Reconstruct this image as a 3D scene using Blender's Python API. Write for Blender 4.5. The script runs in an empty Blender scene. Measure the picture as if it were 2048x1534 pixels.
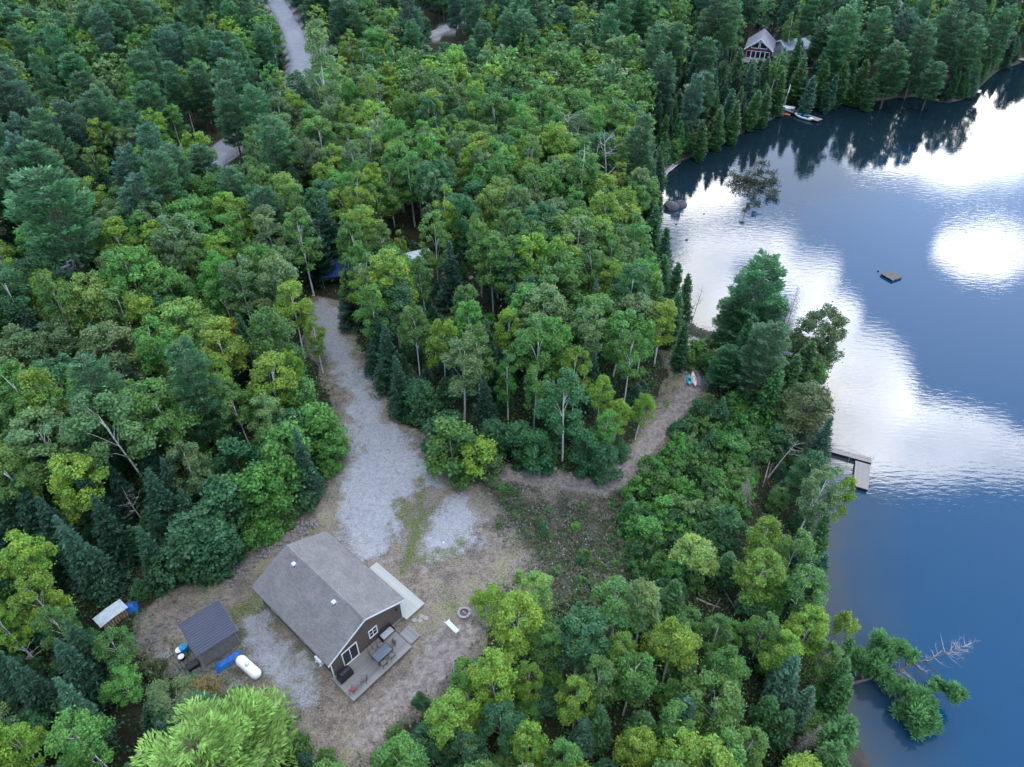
import bpy, math, random
import numpy as np
from mathutils import Vector, Matrix

# ------------------------------------------------------------------ camera, sky, sun, exposure
SC = bpy.context.scene
COL = SC.collection
R = math.radians
FPX, PITCH, CZ = 1420.0, R(40.5), 66.0          # focal length in pixels of a 2048 px frame, downward tilt, camera height
cam = bpy.data.cameras.new('camera'); camo = bpy.data.objects.new('camera', cam); COL.objects.link(camo)
cam.sensor_width = 36.0; cam.lens = 36.0 * FPX / 2048.0
cam.clip_start = 0.5; cam.clip_end = 6000.0
camo.location = (0, 0, CZ); camo.rotation_euler = (R(90) - PITCH, 0, 0)
SC.camera = camo

SUN_EL, SUN_AZ = R(36.5), R(34.5)               # azimuth clockwise from +Y
sun = bpy.data.lights.new('sun', 'SUN'); suno = bpy.data.objects.new('sun', sun); COL.objects.link(suno)
sun.energy = 0.5; sun.angle = R(80.0); sun.color = (1.0, 0.97, 0.92)
suno.rotation_euler = (R(90) - SUN_EL, 0, -SUN_AZ + math.pi)
suno.rotation_euler = Vector((-math.sin(SUN_AZ) * math.cos(SUN_EL), -math.cos(SUN_AZ) * math.cos(SUN_EL), -math.sin(SUN_EL))).to_track_quat('-Z', 'Y').to_euler()
suno.location = (60, 80, 120)

SC.view_settings.view_transform = 'Standard'; SC.view_settings.look = 'None'
SC.view_settings.exposure = 1.9; SC.view_settings.gamma = 1.0; SC.view_settings.use_curve_mapping = False
SC.render.engine = 'CYCLES'
cy = SC.cycles
cy.max_bounces = 4; cy.diffuse_bounces = 2; cy.glossy_bounces = 2; cy.transmission_bounces = 3; cy.transparent_max_bounces = 4
cy.volume_bounces = 0
cy.caustics_reflective = False; cy.caustics_refractive = False
cy.sample_clamp_indirect = 6.0
cy.use_denoising = True


def un(px, py, z=0.0):
    """ground position at height z that the photograph shows at this pixel (2048 px frame)"""
    x = px - 1024.0; y = py - 767.0
    c, s = math.cos(PITCH), math.sin(PITCH)
    d = (x, FPX * c - y * s, -(FPX * s + y * c)); t = (z - CZ) / d[2]
    return np.array([d[0] * t, d[1] * t, z])


def proj(P):
    P = np.asarray(P, float)
    c, s = math.cos(PITCH), math.sin(PITCH)
    X, Y, Z = P[..., 0], P[..., 1], P[..., 2] - CZ
    dep = Y * c - Z * s; v = -(Y * s + Z * c)
    return 1024 + FPX * X / dep, 767 + FPX * v / dep, dep


def make_world():
    w = bpy.data.worlds.new('World'); SC.world = w; w.use_nodes = True
    nt = w.node_tree; N = nt.nodes; L = nt.links; N.clear()
    out = N.new('ShaderNodeOutputWorld'); bg = N.new('ShaderNodeBackground'); L.new(bg.outputs[0], out.inputs[0])
    bg.inputs[1].default_value = 0.12
    sky = N.new('ShaderNodeTexSky'); sky.sky_type = 'NISHITA'; sky.sun_disc = False
    sky.sun_elevation = SUN_EL; sky.sun_rotation = SUN_AZ
    sky.air_density = 1.0; sky.dust_density = 0.15; sky.ozone_density = 5.0
    tc = N.new('ShaderNodeTexCoord'); sep = N.new('ShaderNodeSeparateXYZ'); L.new(tc.outputs['Generated'], sep.inputs[0])

    def m(op, a, b=None, c=None):
        n = N.new('ShaderNodeMath'); n.operation = op
        for i, v in enumerate((a, b, c)):
            if v is None: continue
            if isinstance(v, (int, float)): n.inputs[i].default_value = v
            else: L.new(v, n.inputs[i])
        return n.outputs[0]
    z = m('MAXIMUM', sep.outputs[2], 0.04)
    qx = m('DIVIDE', sep.outputs[0], z); qy = m('DIVIDE', sep.outputs[1], z)
    cb = N.new('ShaderNodeCombineXYZ'); L.new(qx, cb.inputs[0]); L.new(qy, cb.inputs[1])
    q = cb.outputs[0]
    nz = N.new('ShaderNodeTexNoise'); nz.inputs['Scale'].default_value = 2.6; nz.inputs['Detail'].default_value = 7; nz.inputs['Roughness'].default_value = 0.58
    L.new(q, nz.inputs['Vector'])
    # cumulus banks: centre and half-extents, given where the lake mirrors them
    banks = [(1900, 265, 230, 95), (2010, 200, 160, 60), (1400, 395, 95, 62), (1470, 490, 130, 40), (1610, 548, 88, 42),
             (1400, 590, 90, 90), (1975, 500, 112, 55), (1735, 765, 125, 170), (1855, 885, 210, 98), (2010, 915, 130, 62), (1660, 640, 95, 70)]
    best = None
    for px, py, dx, dy in banks:
        c = un(px, py)[:2] / CZ
        a = (un(px + dx, py)[:2] - un(px - dx, py)[:2]) / (2 * CZ); b = (un(px, py - dy)[:2] - un(px, py + dy)[:2]) / (2 * CZ)
        Mi = np.linalg.inv(np.array([a, b]).T)
        vs = N.new('ShaderNodeVectorMath'); vs.operation = 'SUBTRACT'; L.new(q, vs.inputs[0]); vs.inputs[1].default_value = (c[0], c[1], 0)
        o = []
        for r_ in Mi:
            dn = N.new('ShaderNodeVectorMath'); dn.operation = 'DOT_PRODUCT'; L.new(vs.outputs[0], dn.inputs[0]); dn.inputs[1].default_value = (r_[0], r_[1], 0)
            o.append(m('POWER', m('ABSOLUTE', dn.outputs['Value']), 2.0))
        e = m('SUBTRACT', 1.0, m('SQRT', m('ADD', o[0], o[1])))
        best = e if best is None else m('MAXIMUM', best, e)
    best = m('MAXIMUM', best, -0.8)
    # the rest of the sky carries broken cloud of the same kind
    known = m('LESS_THAN', m('ABSOLUTE', m('SUBTRACT', qx, 1.0)), 1.05)
    known = m('MULTIPLY', known, m('GREATER_THAN', qy, 0.1)); known = m('MULTIPLY', known, m('LESS_THAN', qy, 3.4))
    nb = N.new('ShaderNodeTexNoise'); nb.inputs['Scale'].default_value = 0.9; nb.inputs['Detail'].default_value = 3
    L.new(q, nb.inputs['Vector'])
    loose = m('MULTIPLY', m('SUBTRACT', nb.outputs['Fac'], 0.57), 5.0)
    mixn = N.new('ShaderNodeMix'); L.new(known, mixn.inputs[0]); L.new(loose, mixn.inputs[2]); L.new(best, mixn.inputs[3])
    field = m('ADD', mixn.outputs[0], m('MULTIPLY', m('SUBTRACT', nz.outputs['Fac'], 0.5), 1.15))
    mr = N.new('ShaderNodeMapRange'); mr.interpolation_type = 'SMOOTHSTEP'
    L.new(field, mr.inputs[0]); mr.inputs[1].default_value = 0.0; mr.inputs[2].default_value = 0.30
    # cloud brightness: thin edges bright, thick cores a little greyer
    core = N.new('ShaderNodeMapRange'); L.new(field, core.inputs[0]); core.inputs[1].default_value = 0.4; core.inputs[2].default_value = 1.5
    core.inputs[3].default_value = 1.0; core.inputs[4].default_value = 0.62
    cc = N.new('ShaderNodeMix'); cc.data_type = 'RGBA'; cc.blend_type = 'MULTIPLY'; cc.inputs[0].default_value = 1
    cc.inputs[6].default_value = (23.0, 22.6, 22.2, 1)
    sv = N.new('ShaderNodeVectorMath'); sv.operation = 'DOT_PRODUCT'; L.new(tc.outputs['Generated'], sv.inputs[0])
    sv.inputs[1].default_value = (math.sin(SUN_AZ) * math.cos(SUN_EL), math.cos(SUN_AZ) * math.cos(SUN_EL), math.sin(SUN_EL))
    cs = m('MAXIMUM', sv.outputs['Value'], 0.0)
    glow = m('ADD', m('MULTIPLY_ADD', m('POWER', cs, 3.0), 0.6, 1.0), m('MULTIPLY', m('POWER', cs, 60.0), 1.0))   # cloud is brighter round the veiled sun
    n3 = N.new('ShaderNodeTexNoise'); n3.inputs['Scale'].default_value = 5.0; n3.inputs['Detail'].default_value = 6; L.new(q, n3.inputs['Vector'])
    puff = N.new('ShaderNodeMapRange'); L.new(n3.outputs['Fac'], puff.inputs[0]); puff.inputs[1].default_value = 0.3; puff.inputs[2].default_value = 0.7; puff.inputs[3].default_value = 0.6; puff.inputs[4].default_value = 1.25
    L.new(m('MULTIPLY', m('MULTIPLY', core.outputs[0], puff.outputs[0]), glow), cc.inputs[7])
    mx = N.new('ShaderNodeMix'); mx.data_type = 'RGBA'; L.new(mr.outputs[0], mx.inputs[0]); L.new(sky.outputs[0], mx.inputs[6]); L.new(cc.outputs[2], mx.inputs[7])
    L.new(mx.outputs[2], bg.inputs[0])


make_world()
rng = np.random.default_rng(11)
random.seed(5)

# ------------------------------------------------------------------ helpers
def tag(o, label=None, cat=None, group=None, kind=None):
    if label: o['label'] = label
    if cat: o['category'] = cat
    if group: o['group'] = group
    if kind: o['kind'] = kind
    return o


def mesh_np(name, V, Q, mat, tint=None, tri=None, smooth=False):
    """mesh from numpy verts (n,3) and quads (m,4) (and tris)"""
    me = bpy.data.meshes.new(name)
    V = np.asarray(V, np.float32).reshape(-1, 3); Q = np.asarray(Q, np.int32).reshape(-1, 4)
    nq = len(Q); T = np.zeros((0, 3), np.int32) if tri is None else np.asarray(tri, np.int32)
    loops = np.concatenate([Q.ravel(), T.ravel()])
    me.vertices.add(len(V)); me.vertices.foreach_set('co', V.ravel())
    me.loops.add(len(loops)); me.loops.foreach_set('vertex_index', loops)
    me.polygons.add(nq + len(T))
    me.polygons.foreach_set('loop_start', np.concatenate([np.arange(nq) * 4, nq * 4 + np.arange(len(T)) * 3]).astype(np.int32))
    me.update(calc_edges=True)
    if smooth: me.polygons.foreach_set('use_smooth', np.ones(nq + len(T), bool))
    if tint is not None:
        at = me.color_attributes.new('tint', 'FLOAT_COLOR', 'POINT')
        c = np.ones((len(V), 4), np.float32); c[:, :3] = tint; at.data.foreach_set('color', c.ravel())
    me.validate(); 
    if mat: me.materials.append(mat)
    return me


def link(name, me, parent=None):
    o = bpy.data.objects.new(name, me); COL.objects.link(o)
    if parent: o.parent = parent
    return o


def empty(name, loc=(0, 0, 0), rz=0.0, label=None, cat=None, group=None):
    o = bpy.data.objects.new(name, None); COL.objects.link(o); o.location = tuple(float(v) for v in loc); o.rotation_euler = (0, 0, rz)
    o.empty_display_size = 0.3
    return tag(o, label, cat, group)


class MB:
    """collects simple solids; build() links them as one mesh object"""
    def __init__(s): s.v = []; s.f = []
    def add(s, V, F):
        b = len(s.v); s.v += [tuple(map(float, p)) for p in V]; s.f += [tuple(i + b for i in f) for f in F]; return s
    def box(s, x0, x1, y0, y1, z0, z1):
        return s.hexa([(x0, y0, z0), (x1, y0, z0), (x1, y1, z0), (x0, y1, z0), (x0, y0, z1), (x1, y0, z1), (x1, y1, z1), (x0, y1, z1)])
    def hexa(s, P):
        return s.add(P, [(3, 2, 1, 0), (4, 5, 6, 7), (0, 1, 5, 4), (1, 2, 6, 5), (2, 3, 7, 6), (3, 0, 4, 7)])
    def prism(s, poly, axis, a, b):
        """2-D outline swept along axis (0,1,2) from a to b"""
        n = len(poly)
        def p(u, v, w): return {0: (w, u, v), 1: (u, w, v), 2: (u, v, w)}[axis]
        V = [p(u, v, a) for u, v in poly] + [p(u, v, b) for u, v in poly]
        F = [tuple(range(n))[::-1], tuple(range(n, 2 * n))] + [(i, (i + 1) % n, n + (i + 1) % n, n + i) for i in range(n)]
        return s.add(V, F)
    def tube(s, pts, rad, n=8, cap=True):
        pts = [Vector(p) for p in pts]
        if not hasattr(rad, '__len__'): rad = [rad] * len(pts)
        V = []; F = []
        for i, p in enumerate(pts):
            d = (pts[min(i + 1, len(pts) - 1)] - pts[max(i - 1, 0)]).normalized()
            a = d.orthogonal().normalized() if abs(d.z) < 0.99 else Vector((1, 0, 0)); b = d.cross(a).normalized(); a = b.cross(d)
            for k in range(n):
                t = 2 * math.pi * k / n; V.append(p + (math.cos(t) * a + math.sin(t) * b) * float(rad[i]))
        for i in range(len(pts) - 1):
            for k in range(n):
                F.append((i * n + k, i * n + (k + 1) % n, (i + 1) * n + (k + 1) % n, (i + 1) * n + k))
        if cap: F += [tuple(range(n))[::-1], tuple((len(pts) - 1) * n + k for k in range(n))]
        return s.add(V, F)
    def lathe(s, prof, n=16, c=(0, 0, 0)):
        return s.tube([(c[0], c[1], c[2] + z) for r, z in prof], [max(r, 1e-3) for r, z in prof], n)
    def build(s, name, mat, parent=None, bevel=0.0, smooth=False):
        me = bpy.data.meshes.new(name); me.from_pydata(s.v, [], s.f); me.update()
        import bmesh
        bm = bmesh.new(); bm.from_mesh(me); bmesh.ops.recalc_face_normals(bm, faces=bm.faces); bm.to_mesh(me); bm.free()
        me.materials.append(mat)
        if smooth:
            me.polygons.foreach_set('use_smooth', [True] * len(me.polygons))
        o = link(name, me, parent)
        if bevel:
            md = o.modifiers.new('bevel', 'BEVEL'); md.width = bevel; md.segments = 2; md.limit_method = 'ANGLE'
        return o


def copy_tree(o, parent=None):
    c = o.copy(); COL.objects.link(c); c.parent = parent
    for ch in list(o.children): copy_tree(ch, c)
    return c


# ------------------------------------------------------------------ materials
def mat(name, col, rough=0.7, noise=None, metal=0.0, bump=0.0, spec=0.4, coords='Object', stretch=(1, 1, 1)):
    """plain procedural material: base colour with (scale, strength) noise variation and optional bump"""
    m = bpy.data.materials.new(name); m.use_nodes = True
    nt = m.node_tree; N = nt.nodes; L = nt.links; b = N['Principled BSDF']
    b.inputs['Roughness'].default_value = rough; b.inputs['Metallic'].default_value = metal; b.inputs['Specular IOR Level'].default_value = spec
    b.inputs['Base Color'].default_value = (*col, 1)
    if noise:
        tc = N.new('ShaderNodeTexCoord'); mp = N.new('ShaderNodeMapping'); mp.inputs['Scale'].default_value = stretch
        L.new(tc.outputs[coords], mp.inputs[0])
        nz = N.new('ShaderNodeTexNoise'); nz.inputs['Scale'].default_value = noise[0]; nz.inputs['Detail'].default_value = 5; nz.inputs['Roughness'].default_value = 0.65
        L.new(mp.outputs[0], nz.inputs['Vector'])
        mr = N.new('ShaderNodeMapRange'); mr.inputs[1].default_value = 0.25; mr.inputs[2].default_value = 0.75
        mr.inputs[3].default_value = 1 - noise[1]; mr.inputs[4].default_value = 1 + noise[1]; L.new(nz.outputs['Fac'], mr.inputs[0])
        mx = N.new('ShaderNodeMix'); mx.data_type = 'RGBA'; mx.blend_type = 'MULTIPLY'; mx.inputs[0].default_value = 1
        mx.inputs[6].default_value = (*col, 1); L.new(mr.outputs[0], mx.inputs[7]); L.new(mx.outputs[2], b.inputs['Base Color'])
        if bump:
            bp = N.new('ShaderNodeBump'); bp.inputs['Strength'].default_value = bump; bp.inputs['Distance'].default_value = 0.05
            L.new(nz.outputs['Fac'], bp.inputs['Height']); L.new(bp.outputs[0], b.inputs['Normal'])
    return m


def leaf_material():
    m = bpy.data.materials.new('foliage'); m.use_nodes = True
    nt = m.node_tree; N = nt.nodes; L = nt.links; b = N['Principled BSDF']; out = N['Material Output']
    oi = N.new('ShaderNodeObjectInfo'); at = N.new('ShaderNodeAttribute'); at.attribute_name = 'tint'
    mx = N.new('ShaderNodeMix'); mx.data_type = 'RGBA'; mx.blend_type = 'MULTIPLY'; mx.inputs[0].default_value = 1
    L.new(oi.outputs['Color'], mx.inputs[6]); L.new(at.outputs['Color'], mx.inputs[7])
    L.new(mx.outputs[2], b.inputs['Base Color']); b.inputs['Roughness'].default_value = 0.5; b.inputs['Specular IOR Level'].default_value = 0.35
    tr = N.new('ShaderNodeBsdfTranslucent'); L.new(mx.outputs[2], tr.inputs[0])
    ms = N.new('ShaderNodeMixShader'); ms.inputs[0].default_value = 0.42
    L.new(b.outputs[0], ms.inputs[1]); L.new(tr.outputs[0], ms.inputs[2]); L.new(ms.outputs[0], out.inputs[0])
    return m


def birch_bark():
    m = bpy.data.materials.new('birch_bark'); m.use_nodes = True
    nt = m.node_tree; N = nt.nodes; L = nt.links; b = N['Principled BSDF']; b.inputs['Roughness'].default_value = 0.7
    tc = N.new('ShaderNodeTexCoord'); mp = N.new('ShaderNodeMapping'); mp.inputs['Scale'].default_value = (3, 3, 9); L.new(tc.outputs['Object'], mp.inputs[0])
    nz = N.new('ShaderNodeTexNoise'); nz.inputs['Scale'].default_value = 1.2; nz.inputs['Detail'].default_value = 4; L.new(mp.outputs[0], nz.inputs[0])
    cr = N.new('ShaderNodeValToRGB'); L.new(nz.outputs['Fac'], cr.inputs[0])
    e = cr.color_ramp.elements; e[0].position = 0.32; e[0].color = (0.07, 0.06, 0.055, 1); e[1].position = 0.40; e[1].color = (0.70, 0.67, 0.63, 1)
    L.new(cr.outputs[0], b.inputs['Base Color'])
    return m


M = {}
M['leaf'] = leaf_material()
M['birch'] = birch_bark()
M['bark'] = mat('conifer_bark', (0.10, 0.075, 0.06), 0.9, (6, 0.5), stretch=(1, 1, 0.25))
M['greybark'] = mat('grey_bark', (0.22, 0.20, 0.18), 0.9, (5, 0.4), stretch=(1, 1, 0.3))
M['deadwood'] = mat('bleached_wood', (0.33, 0.30, 0.28), 0.85, (4, 0.35), stretch=(1, 1, 0.3))
M['white'] = mat('white_trim', (0.74, 0.75, 0.77), 0.5, (3, 0.06))
M['siding'] = None
M['wood_deck'] = mat('weathered_deck', (0.20, 0.195, 0.19), 0.8, (1.6, 0.55), stretch=(1, 6, 1))
M['wood_new'] = mat('pale_deck_lumber', (0.34, 0.35, 0.32), 0.75, (2.5, 0.2), stretch=(6, 1, 1))
M['wood_dock'] = mat('dock_lumber', (0.25, 0.225, 0.205), 0.8, (3, 0.25))
M['dark'] = mat('black_plastic', (0.012, 0.012, 0.014), 0.45, (4, 0.3))
M['cover'] = mat('black_vinyl_cover', (0.012, 0.013, 0.017), 0.38, (3, 0.3), bump=0.6)
M['glass'] = mat('window_glass', (0.012, 0.016, 0.022), 0.06, spec=0.8)
M['tank'] = mat('white_enamel', (0.78, 0.80, 0.80), 0.35, (1.5, 0.05))
M['grey'] = mat('grey_metal', (0.32, 0.33, 0.36), 0.45, (2, 0.15))
M['stone'] = mat('stone', (0.28, 0.265, 0.26), 0.85, (5, 0.4), bump=0.5)
M['rubble'] = mat('bank_rubble', (0.15, 0.142, 0.14), 0.9, (5, 0.5), bump=0.5)
M['wetstone'] = mat('dark_boulder', (0.05, 0.05, 0.06), 0.75, (1.4, 0.5), bump=0.7)
M['tarp'] = mat('blue_tarp', (0.02, 0.12, 0.40), 0.4, (2.5, 0.35), bump=0.8)
M['navytarp'] = mat('navy_tarp', (0.008, 0.03, 0.13), 0.5, (2.5, 0.35), bump=0.6)
M['bluepl'] = mat('blue_plastic', (0.01, 0.25, 0.52), 0.35, (2, 0.15))
M['teal'] = mat('teal_hull', (0.02, 0.45, 0.50), 0.35, (2, 0.12))
M['pink'] = mat('faded_pink_hull', (0.78, 0.52, 0.52), 0.4, (2, 0.15))
M['whitehull'] = mat('white_hull', (0.72, 0.75, 0.78), 0.35, (2, 0.08))
M['red'] = mat('red_paint', (0.42, 0.03, 0.04), 0.45, (2, 0.2))
M['orange'] = mat('orange_paint', (0.60, 0.13, 0.05), 0.5, (2, 0.2))
M['ash'] = mat('ash', (0.11, 0.085, 0.095), 0.95, (12, 0.5))
M['shedroof'] = mat('charcoal_sheet_metal', (0.06, 0.066, 0.09), 0.42, (1.2, 0.15), metal=0.2)
M['shedwall'] = mat('dark_boards', (0.13, 0.125, 0.125), 0.8, (3, 0.4))
M['palesheet'] = mat('pale_corrugated_sheet', (0.42, 0.48, 0.50), 0.45, (1.5, 0.25))
M['ledge'] = mat('brown_wet_ledge', (0.022, 0.018, 0.011), 0.6, (0.9, 0.6), bump=0.6)
M['raftwood'] = mat('dark_raft_lumber', (0.085, 0.078, 0.07), 0.8, (3, 0.3))
M['concrete'] = mat('foundation_concrete', (0.34, 0.34, 0.34), 0.85, (3, 0.2))
M['firewood'] = mat('split_firewood', (0.30, 0.21, 0.13), 0.85, (5, 0.4))
M['benchpaint'] = mat('pale_green_bench_paint', (0.62, 0.72, 0.62), 0.5, (3, 0.1))
M['tableglass'] = mat('smoked_table_glass', (0.12, 0.14, 0.17), 0.12, spec=0.7)
M['fabric'] = mat('grey_brown_fabric', (0.16, 0.14, 0.13), 0.9, (6, 0.3))
M['redfab'] = mat('dull_red_fabric', (0.22, 0.07, 0.07), 0.9, (6, 0.3))
M['redwall'] = mat('red_cottage_siding', (0.17, 0.03, 0.035), 0.7, (1.5, 0.2))
M['farroof'] = mat('pale_grey_roof', (0.16, 0.165, 0.19), 0.7, (1.5, 0.15))
M['farroof2'] = mat('pale_metal_roof', (0.26, 0.30, 0.34), 0.5, (1.5, 0.1))


def siding_material():
    m = bpy.data.materials.new('brown_siding'); m.use_nodes = True
    nt = m.node_tree; N = nt.nodes; L = nt.links; b = N['Principled BSDF']; b.inputs['Roughness'].default_value = 0.75
    tc = N.new('ShaderNodeTexCoord'); sp = N.new('ShaderNodeSeparateXYZ'); L.new(tc.outputs['Object'], sp.inputs[0])
    md = N.new('ShaderNodeMath'); md.operation = 'MULTIPLY'; md.inputs[1].default_value = 1 / 0.15; L.new(sp.outputs[2], md.inputs[0])
    fr = N.new('ShaderNodeMath'); fr.operation = 'FRACT'; L.new(md.outputs[0], fr.inputs[0])
    bp = N.new('ShaderNodeBump'); bp.inputs['Strength'].default_value = 1; bp.inputs['Distance'].default_value = 0.03; bp.invert = True
    L.new(fr.outputs[0], bp.inputs['Height']); L.new(bp.outputs[0], b.inputs['Normal'])
    nz = N.new('ShaderNodeTexNoise'); nz.inputs['Scale'].default_value = 1.3; L.new(tc.outputs['Object'], nz.inputs[0])
    cr = N.new('ShaderNodeValToRGB'); L.new(nz.outputs['Fac'], cr.inputs[0])
    cr.color_ramp.elements[0].color = (0.080, 0.058, 0.047, 1); cr.color_ramp.elements[1].color = (0.115, 0.088, 0.072, 1)
    L.new(cr.outputs[0], b.inputs['Base Color'])
    return m


def shingle_material():
    m = bpy.data.materials.new('asphalt_shingle'); m.use_nodes = True
    nt = m.node_tree; N = nt.nodes; L = nt.links; b = N['Principled BSDF']; b.inputs['Roughness'].default_value = 0.9
    tc = N.new('ShaderNodeTexCoord')
    bk = N.new('ShaderNodeTexBrick'); L.new(tc.outputs['UV'], bk.inputs['Vector'])
    bk.inputs['Scale'].default_value = 1.0; bk.inputs['Brick Width'].default_value = 0.32; bk.inputs['Row Height'].default_value = 0.15
    bk.inputs['Mortar Size'].default_value = 0.012; bk.inputs['Mortar Smooth'].default_value = 0.3
    bk.inputs['Color1'].default_value = (0.130, 0.124, 0.120, 1); bk.inputs['Color2'].default_value = (0.172, 0.164, 0.159, 1); bk.inputs['Mortar'].default_value = (0.088, 0.084, 0.082, 1)
    nz = N.new('ShaderNodeTexNoise'); nz.inputs['Scale'].default_value = 0.6; nz.inputs['Detail'].default_value = 6; L.new(tc.outputs['UV'], nz.inputs[0])
    mr = N.new('ShaderNodeMapRange'); mr.inputs[1].default_value = 0.3; mr.inputs[2].default_value = 0.7; mr.inputs[3].default_value = 0.86; mr.inputs[4].default_value = 1.14; L.new(nz.outputs['Fac'], mr.inputs[0])
    mx = N.new('ShaderNodeMix'); mx.data_type = 'RGBA'; mx.blend_type = 'MULTIPLY'; mx.inputs[0].default_value = 1
    L.new(bk.outputs['Color'], mx.inputs[6]); L.new(mr.outputs[0], mx.inputs[7]); L.new(mx.outputs[2], b.inputs['Base Color'])
    bp = N.new('ShaderNodeBump'); bp.inputs['Strength'].default_value = 0.6; bp.inputs['Distance'].default_value = 0.02; L.new(bk.outputs['Fac'], bp.inputs['Height']); bp.invert = True
    L.new(bp.outputs[0], b.inputs['Normal'])
    return m


M['siding'] = siding_material(); M['shingle'] = shingle_material()

# ------------------------------------------------------------------ terrain
def vnoise(x, y, s, seed=0):
    """smooth value noise, 0..1"""
    x = np.asarray(x) / s; y = np.asarray(y) / s
    xi = np.floor(x).astype(np.int64); yi = np.floor(y).astype(np.int64); fx = x - xi; fy = y - yi
    fx = fx * fx * (3 - 2 * fx); fy = fy * fy * (3 - 2 * fy)
    def h(a, b):
        n = (a * 374761393 + b * 668265263 + seed * 974711) & 0x7fffffff
        n = ((n ^ (n >> 13)) * 1274126177) & 0x7fffffff
        return ((n ^ (n >> 16)) & 0xffff) / 65535.0
    return (h(xi, yi) * (1 - fx) + h(xi + 1, yi) * fx) * (1 - fy) + (h(xi, yi + 1) * (1 - fx) + h(xi + 1, yi + 1) * fx) * fy


def fbm(x, y, s, seed=0): return 0.55 * vnoise(x, y, s, seed) + 0.3 * vnoise(x, y, s * 0.45, seed + 1) + 0.15 * vnoise(x, y, s * 0.2, seed + 2)


def sdist(x, y, poly, closed=True):
    """signed distance to a polygon (negative inside) or distance to a polyline"""
    x = np.asarray(x, float); y = np.asarray(y, float); d = np.full(x.shape, 1e9); ins = np.zeros(x.shape, bool)
    n = len(poly)
    for i in range(n if closed else n - 1):
        ax, ay = poly[i]; bx, by = poly[(i + 1) % n]
        ex, ey = bx - ax, by - ay; t = np.clip(((x - ax) * ex + (y - ay) * ey) / (ex * ex + ey * ey + 1e-9), 0, 1)
        d = np.minimum(d, np.hypot(x - ax - t * ex, y - ay - t * ey))
        if closed:
            c = ((ay > y) != (by > y)); ins ^= c & (x < (bx - ax) * (y - ay) / (by - ay + 1e-12) + ax)
    return np.where(ins, -d, d) if closed else d


def sstep(a, b, v):
    t = np.clip((v - a) / (b - a), 0, 1); return t * t * (3 - 2 * t)


shore_px = [(2300, 85), (2100, 112), (2040, 124), (1990, 142), (1965, 165), (1935, 195), (1890, 206), (1840, 192), (1790, 195), (1700, 206), (1640, 213), (1590, 222),
            (1545, 236), (1480, 266), (1420, 298), (1370, 316), (1325, 352), (1312, 400), (1312, 440), (1325, 480), (1345, 550), (1372, 640), (1400, 657), (1440, 668), (1500, 690),
            (1560, 716), (1610, 742), (1640, 770), (1632, 820), (1640, 870), (1650, 905), (1640, 960), (1630, 1030), (1622, 1100), (1625, 1180), (1640, 1260), (1660, 1340), (1672, 1420),
            (1690, 1500), (1700, 1560), (1680, 1700), (1640, 2100)]
lake = [tuple(un(px, py, 0)[:2]) for px, py in shore_px]
lake = [(900, 420)] + lake + [(40, -140), (60, -400), (900, -400)]
HOUSE = np.array([-17.28, 37.75]); HYAW = R(-41.73); HZ = 4.8


def height(x, y):
    x = np.asarray(x, float); y = np.asarray(y, float)
    d = sdist(x, y, lake)
    land = 0.12 + 4.68 * (1 - np.exp(-np.maximum(d, 0) / 13.0)) + 0.02 * np.maximum(d - 60, 0)
    bumps = (fbm(x, y, 14, 3) - 0.5) * 1.1 * sstep(1, 12, d)
    flat = sstep(14, 24, np.hypot(x + 15, y - 37))
    land = land * flat + HZ * (1 - flat) + bumps * flat
    return np.where(d > 0, land, -np.minimum(-d * 0.22, 5.0) - 0.05)


def ground_at(px, py):
    z = 4.0
    for _ in range(6):
        p = un(px, py, z); z = float(height(p[0], p[1]))
    return np.array([p[0], p[1], z])


def wpoly(pts, z=4.6): return [tuple(un(px, py, z)[:2]) for px, py in pts]


DRIVE = wpoly([(612, 612), (628, 655), (655, 705), (682, 765), (700, 850), (702, 920), (692, 985), (688, 1045), (705, 1095), (745, 1112), (775, 1112), (790, 1060), (800, 1010), (838, 985), (880, 975),
               (868, 930), (830, 880), (790, 840), (765, 800), (730, 752), (704, 702), (688, 660), (684, 615), (650, 600)])
PATCH = wpoly([(838, 1090), (850, 1050), (885, 1000), (930, 990), (975, 1035), (965, 1075), (900, 1112), (855, 1115)])
WEST = wpoly([(497, 1245), (540, 1235), (575, 1290), (610, 1350), (600, 1400), (555, 1400), (515, 1365), (485, 1300)])
SOUTH = wpoly([(690, 1500), (745, 1430), (830, 1330), (880, 1258), (935, 1262), (938, 1300), (890, 1355), (810, 1430), (740, 1500), (650, 1500), (600, 1450)])
TRAIL = [tuple(ground_at(px, py)[:2]) for px, py in [(940, 930), (1010, 944), (1100, 962), (1200, 975), (1255, 950), (1295, 890), (1345, 830), (1385, 775), (1372, 720), (1385, 668)]]
ROAD = [tuple(un(px, py, 5.0)[:2]) for px, py in [(505, -60), (545, 0), (585, 70), (606, 130), (590, 190), (540, 240), (460, 298), (330, 400), (140, 522), (50, 582), (-60, 650), (-300, 760)]]
SPUR = [tuple(un(px, py, 5.0)[:2]) for px, py in [(606, 112), (680, 106), (760, 104), (860, 78), (940, 45)]]
CLEAR_PX = [(612, 600), (690, 606), (705, 690), (745, 770), (790, 845), (860, 885), (880, 950), (1000, 940), (1200, 955), (1270, 900), (1310, 820), (1345, 740), (1330, 690), (1390, 645), (1440, 660), (1410, 700), (1415, 760),
            (1400, 800), (1330, 880), (1285, 970), (1250, 1000), (1240, 1080), (1235, 1190), (1090, 1200), (1000, 1180), (945, 1260), (945, 1300), (890, 1375), (800, 1445), (740, 1534), (640, 1534), (560, 1440), (470, 1380), (430, 1345),
            (330, 1330), (285, 1290), (290, 1230), (400, 1165), (500, 1080), (600, 1040), (675, 960), (698, 880), (655, 760), (622, 680)]
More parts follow.
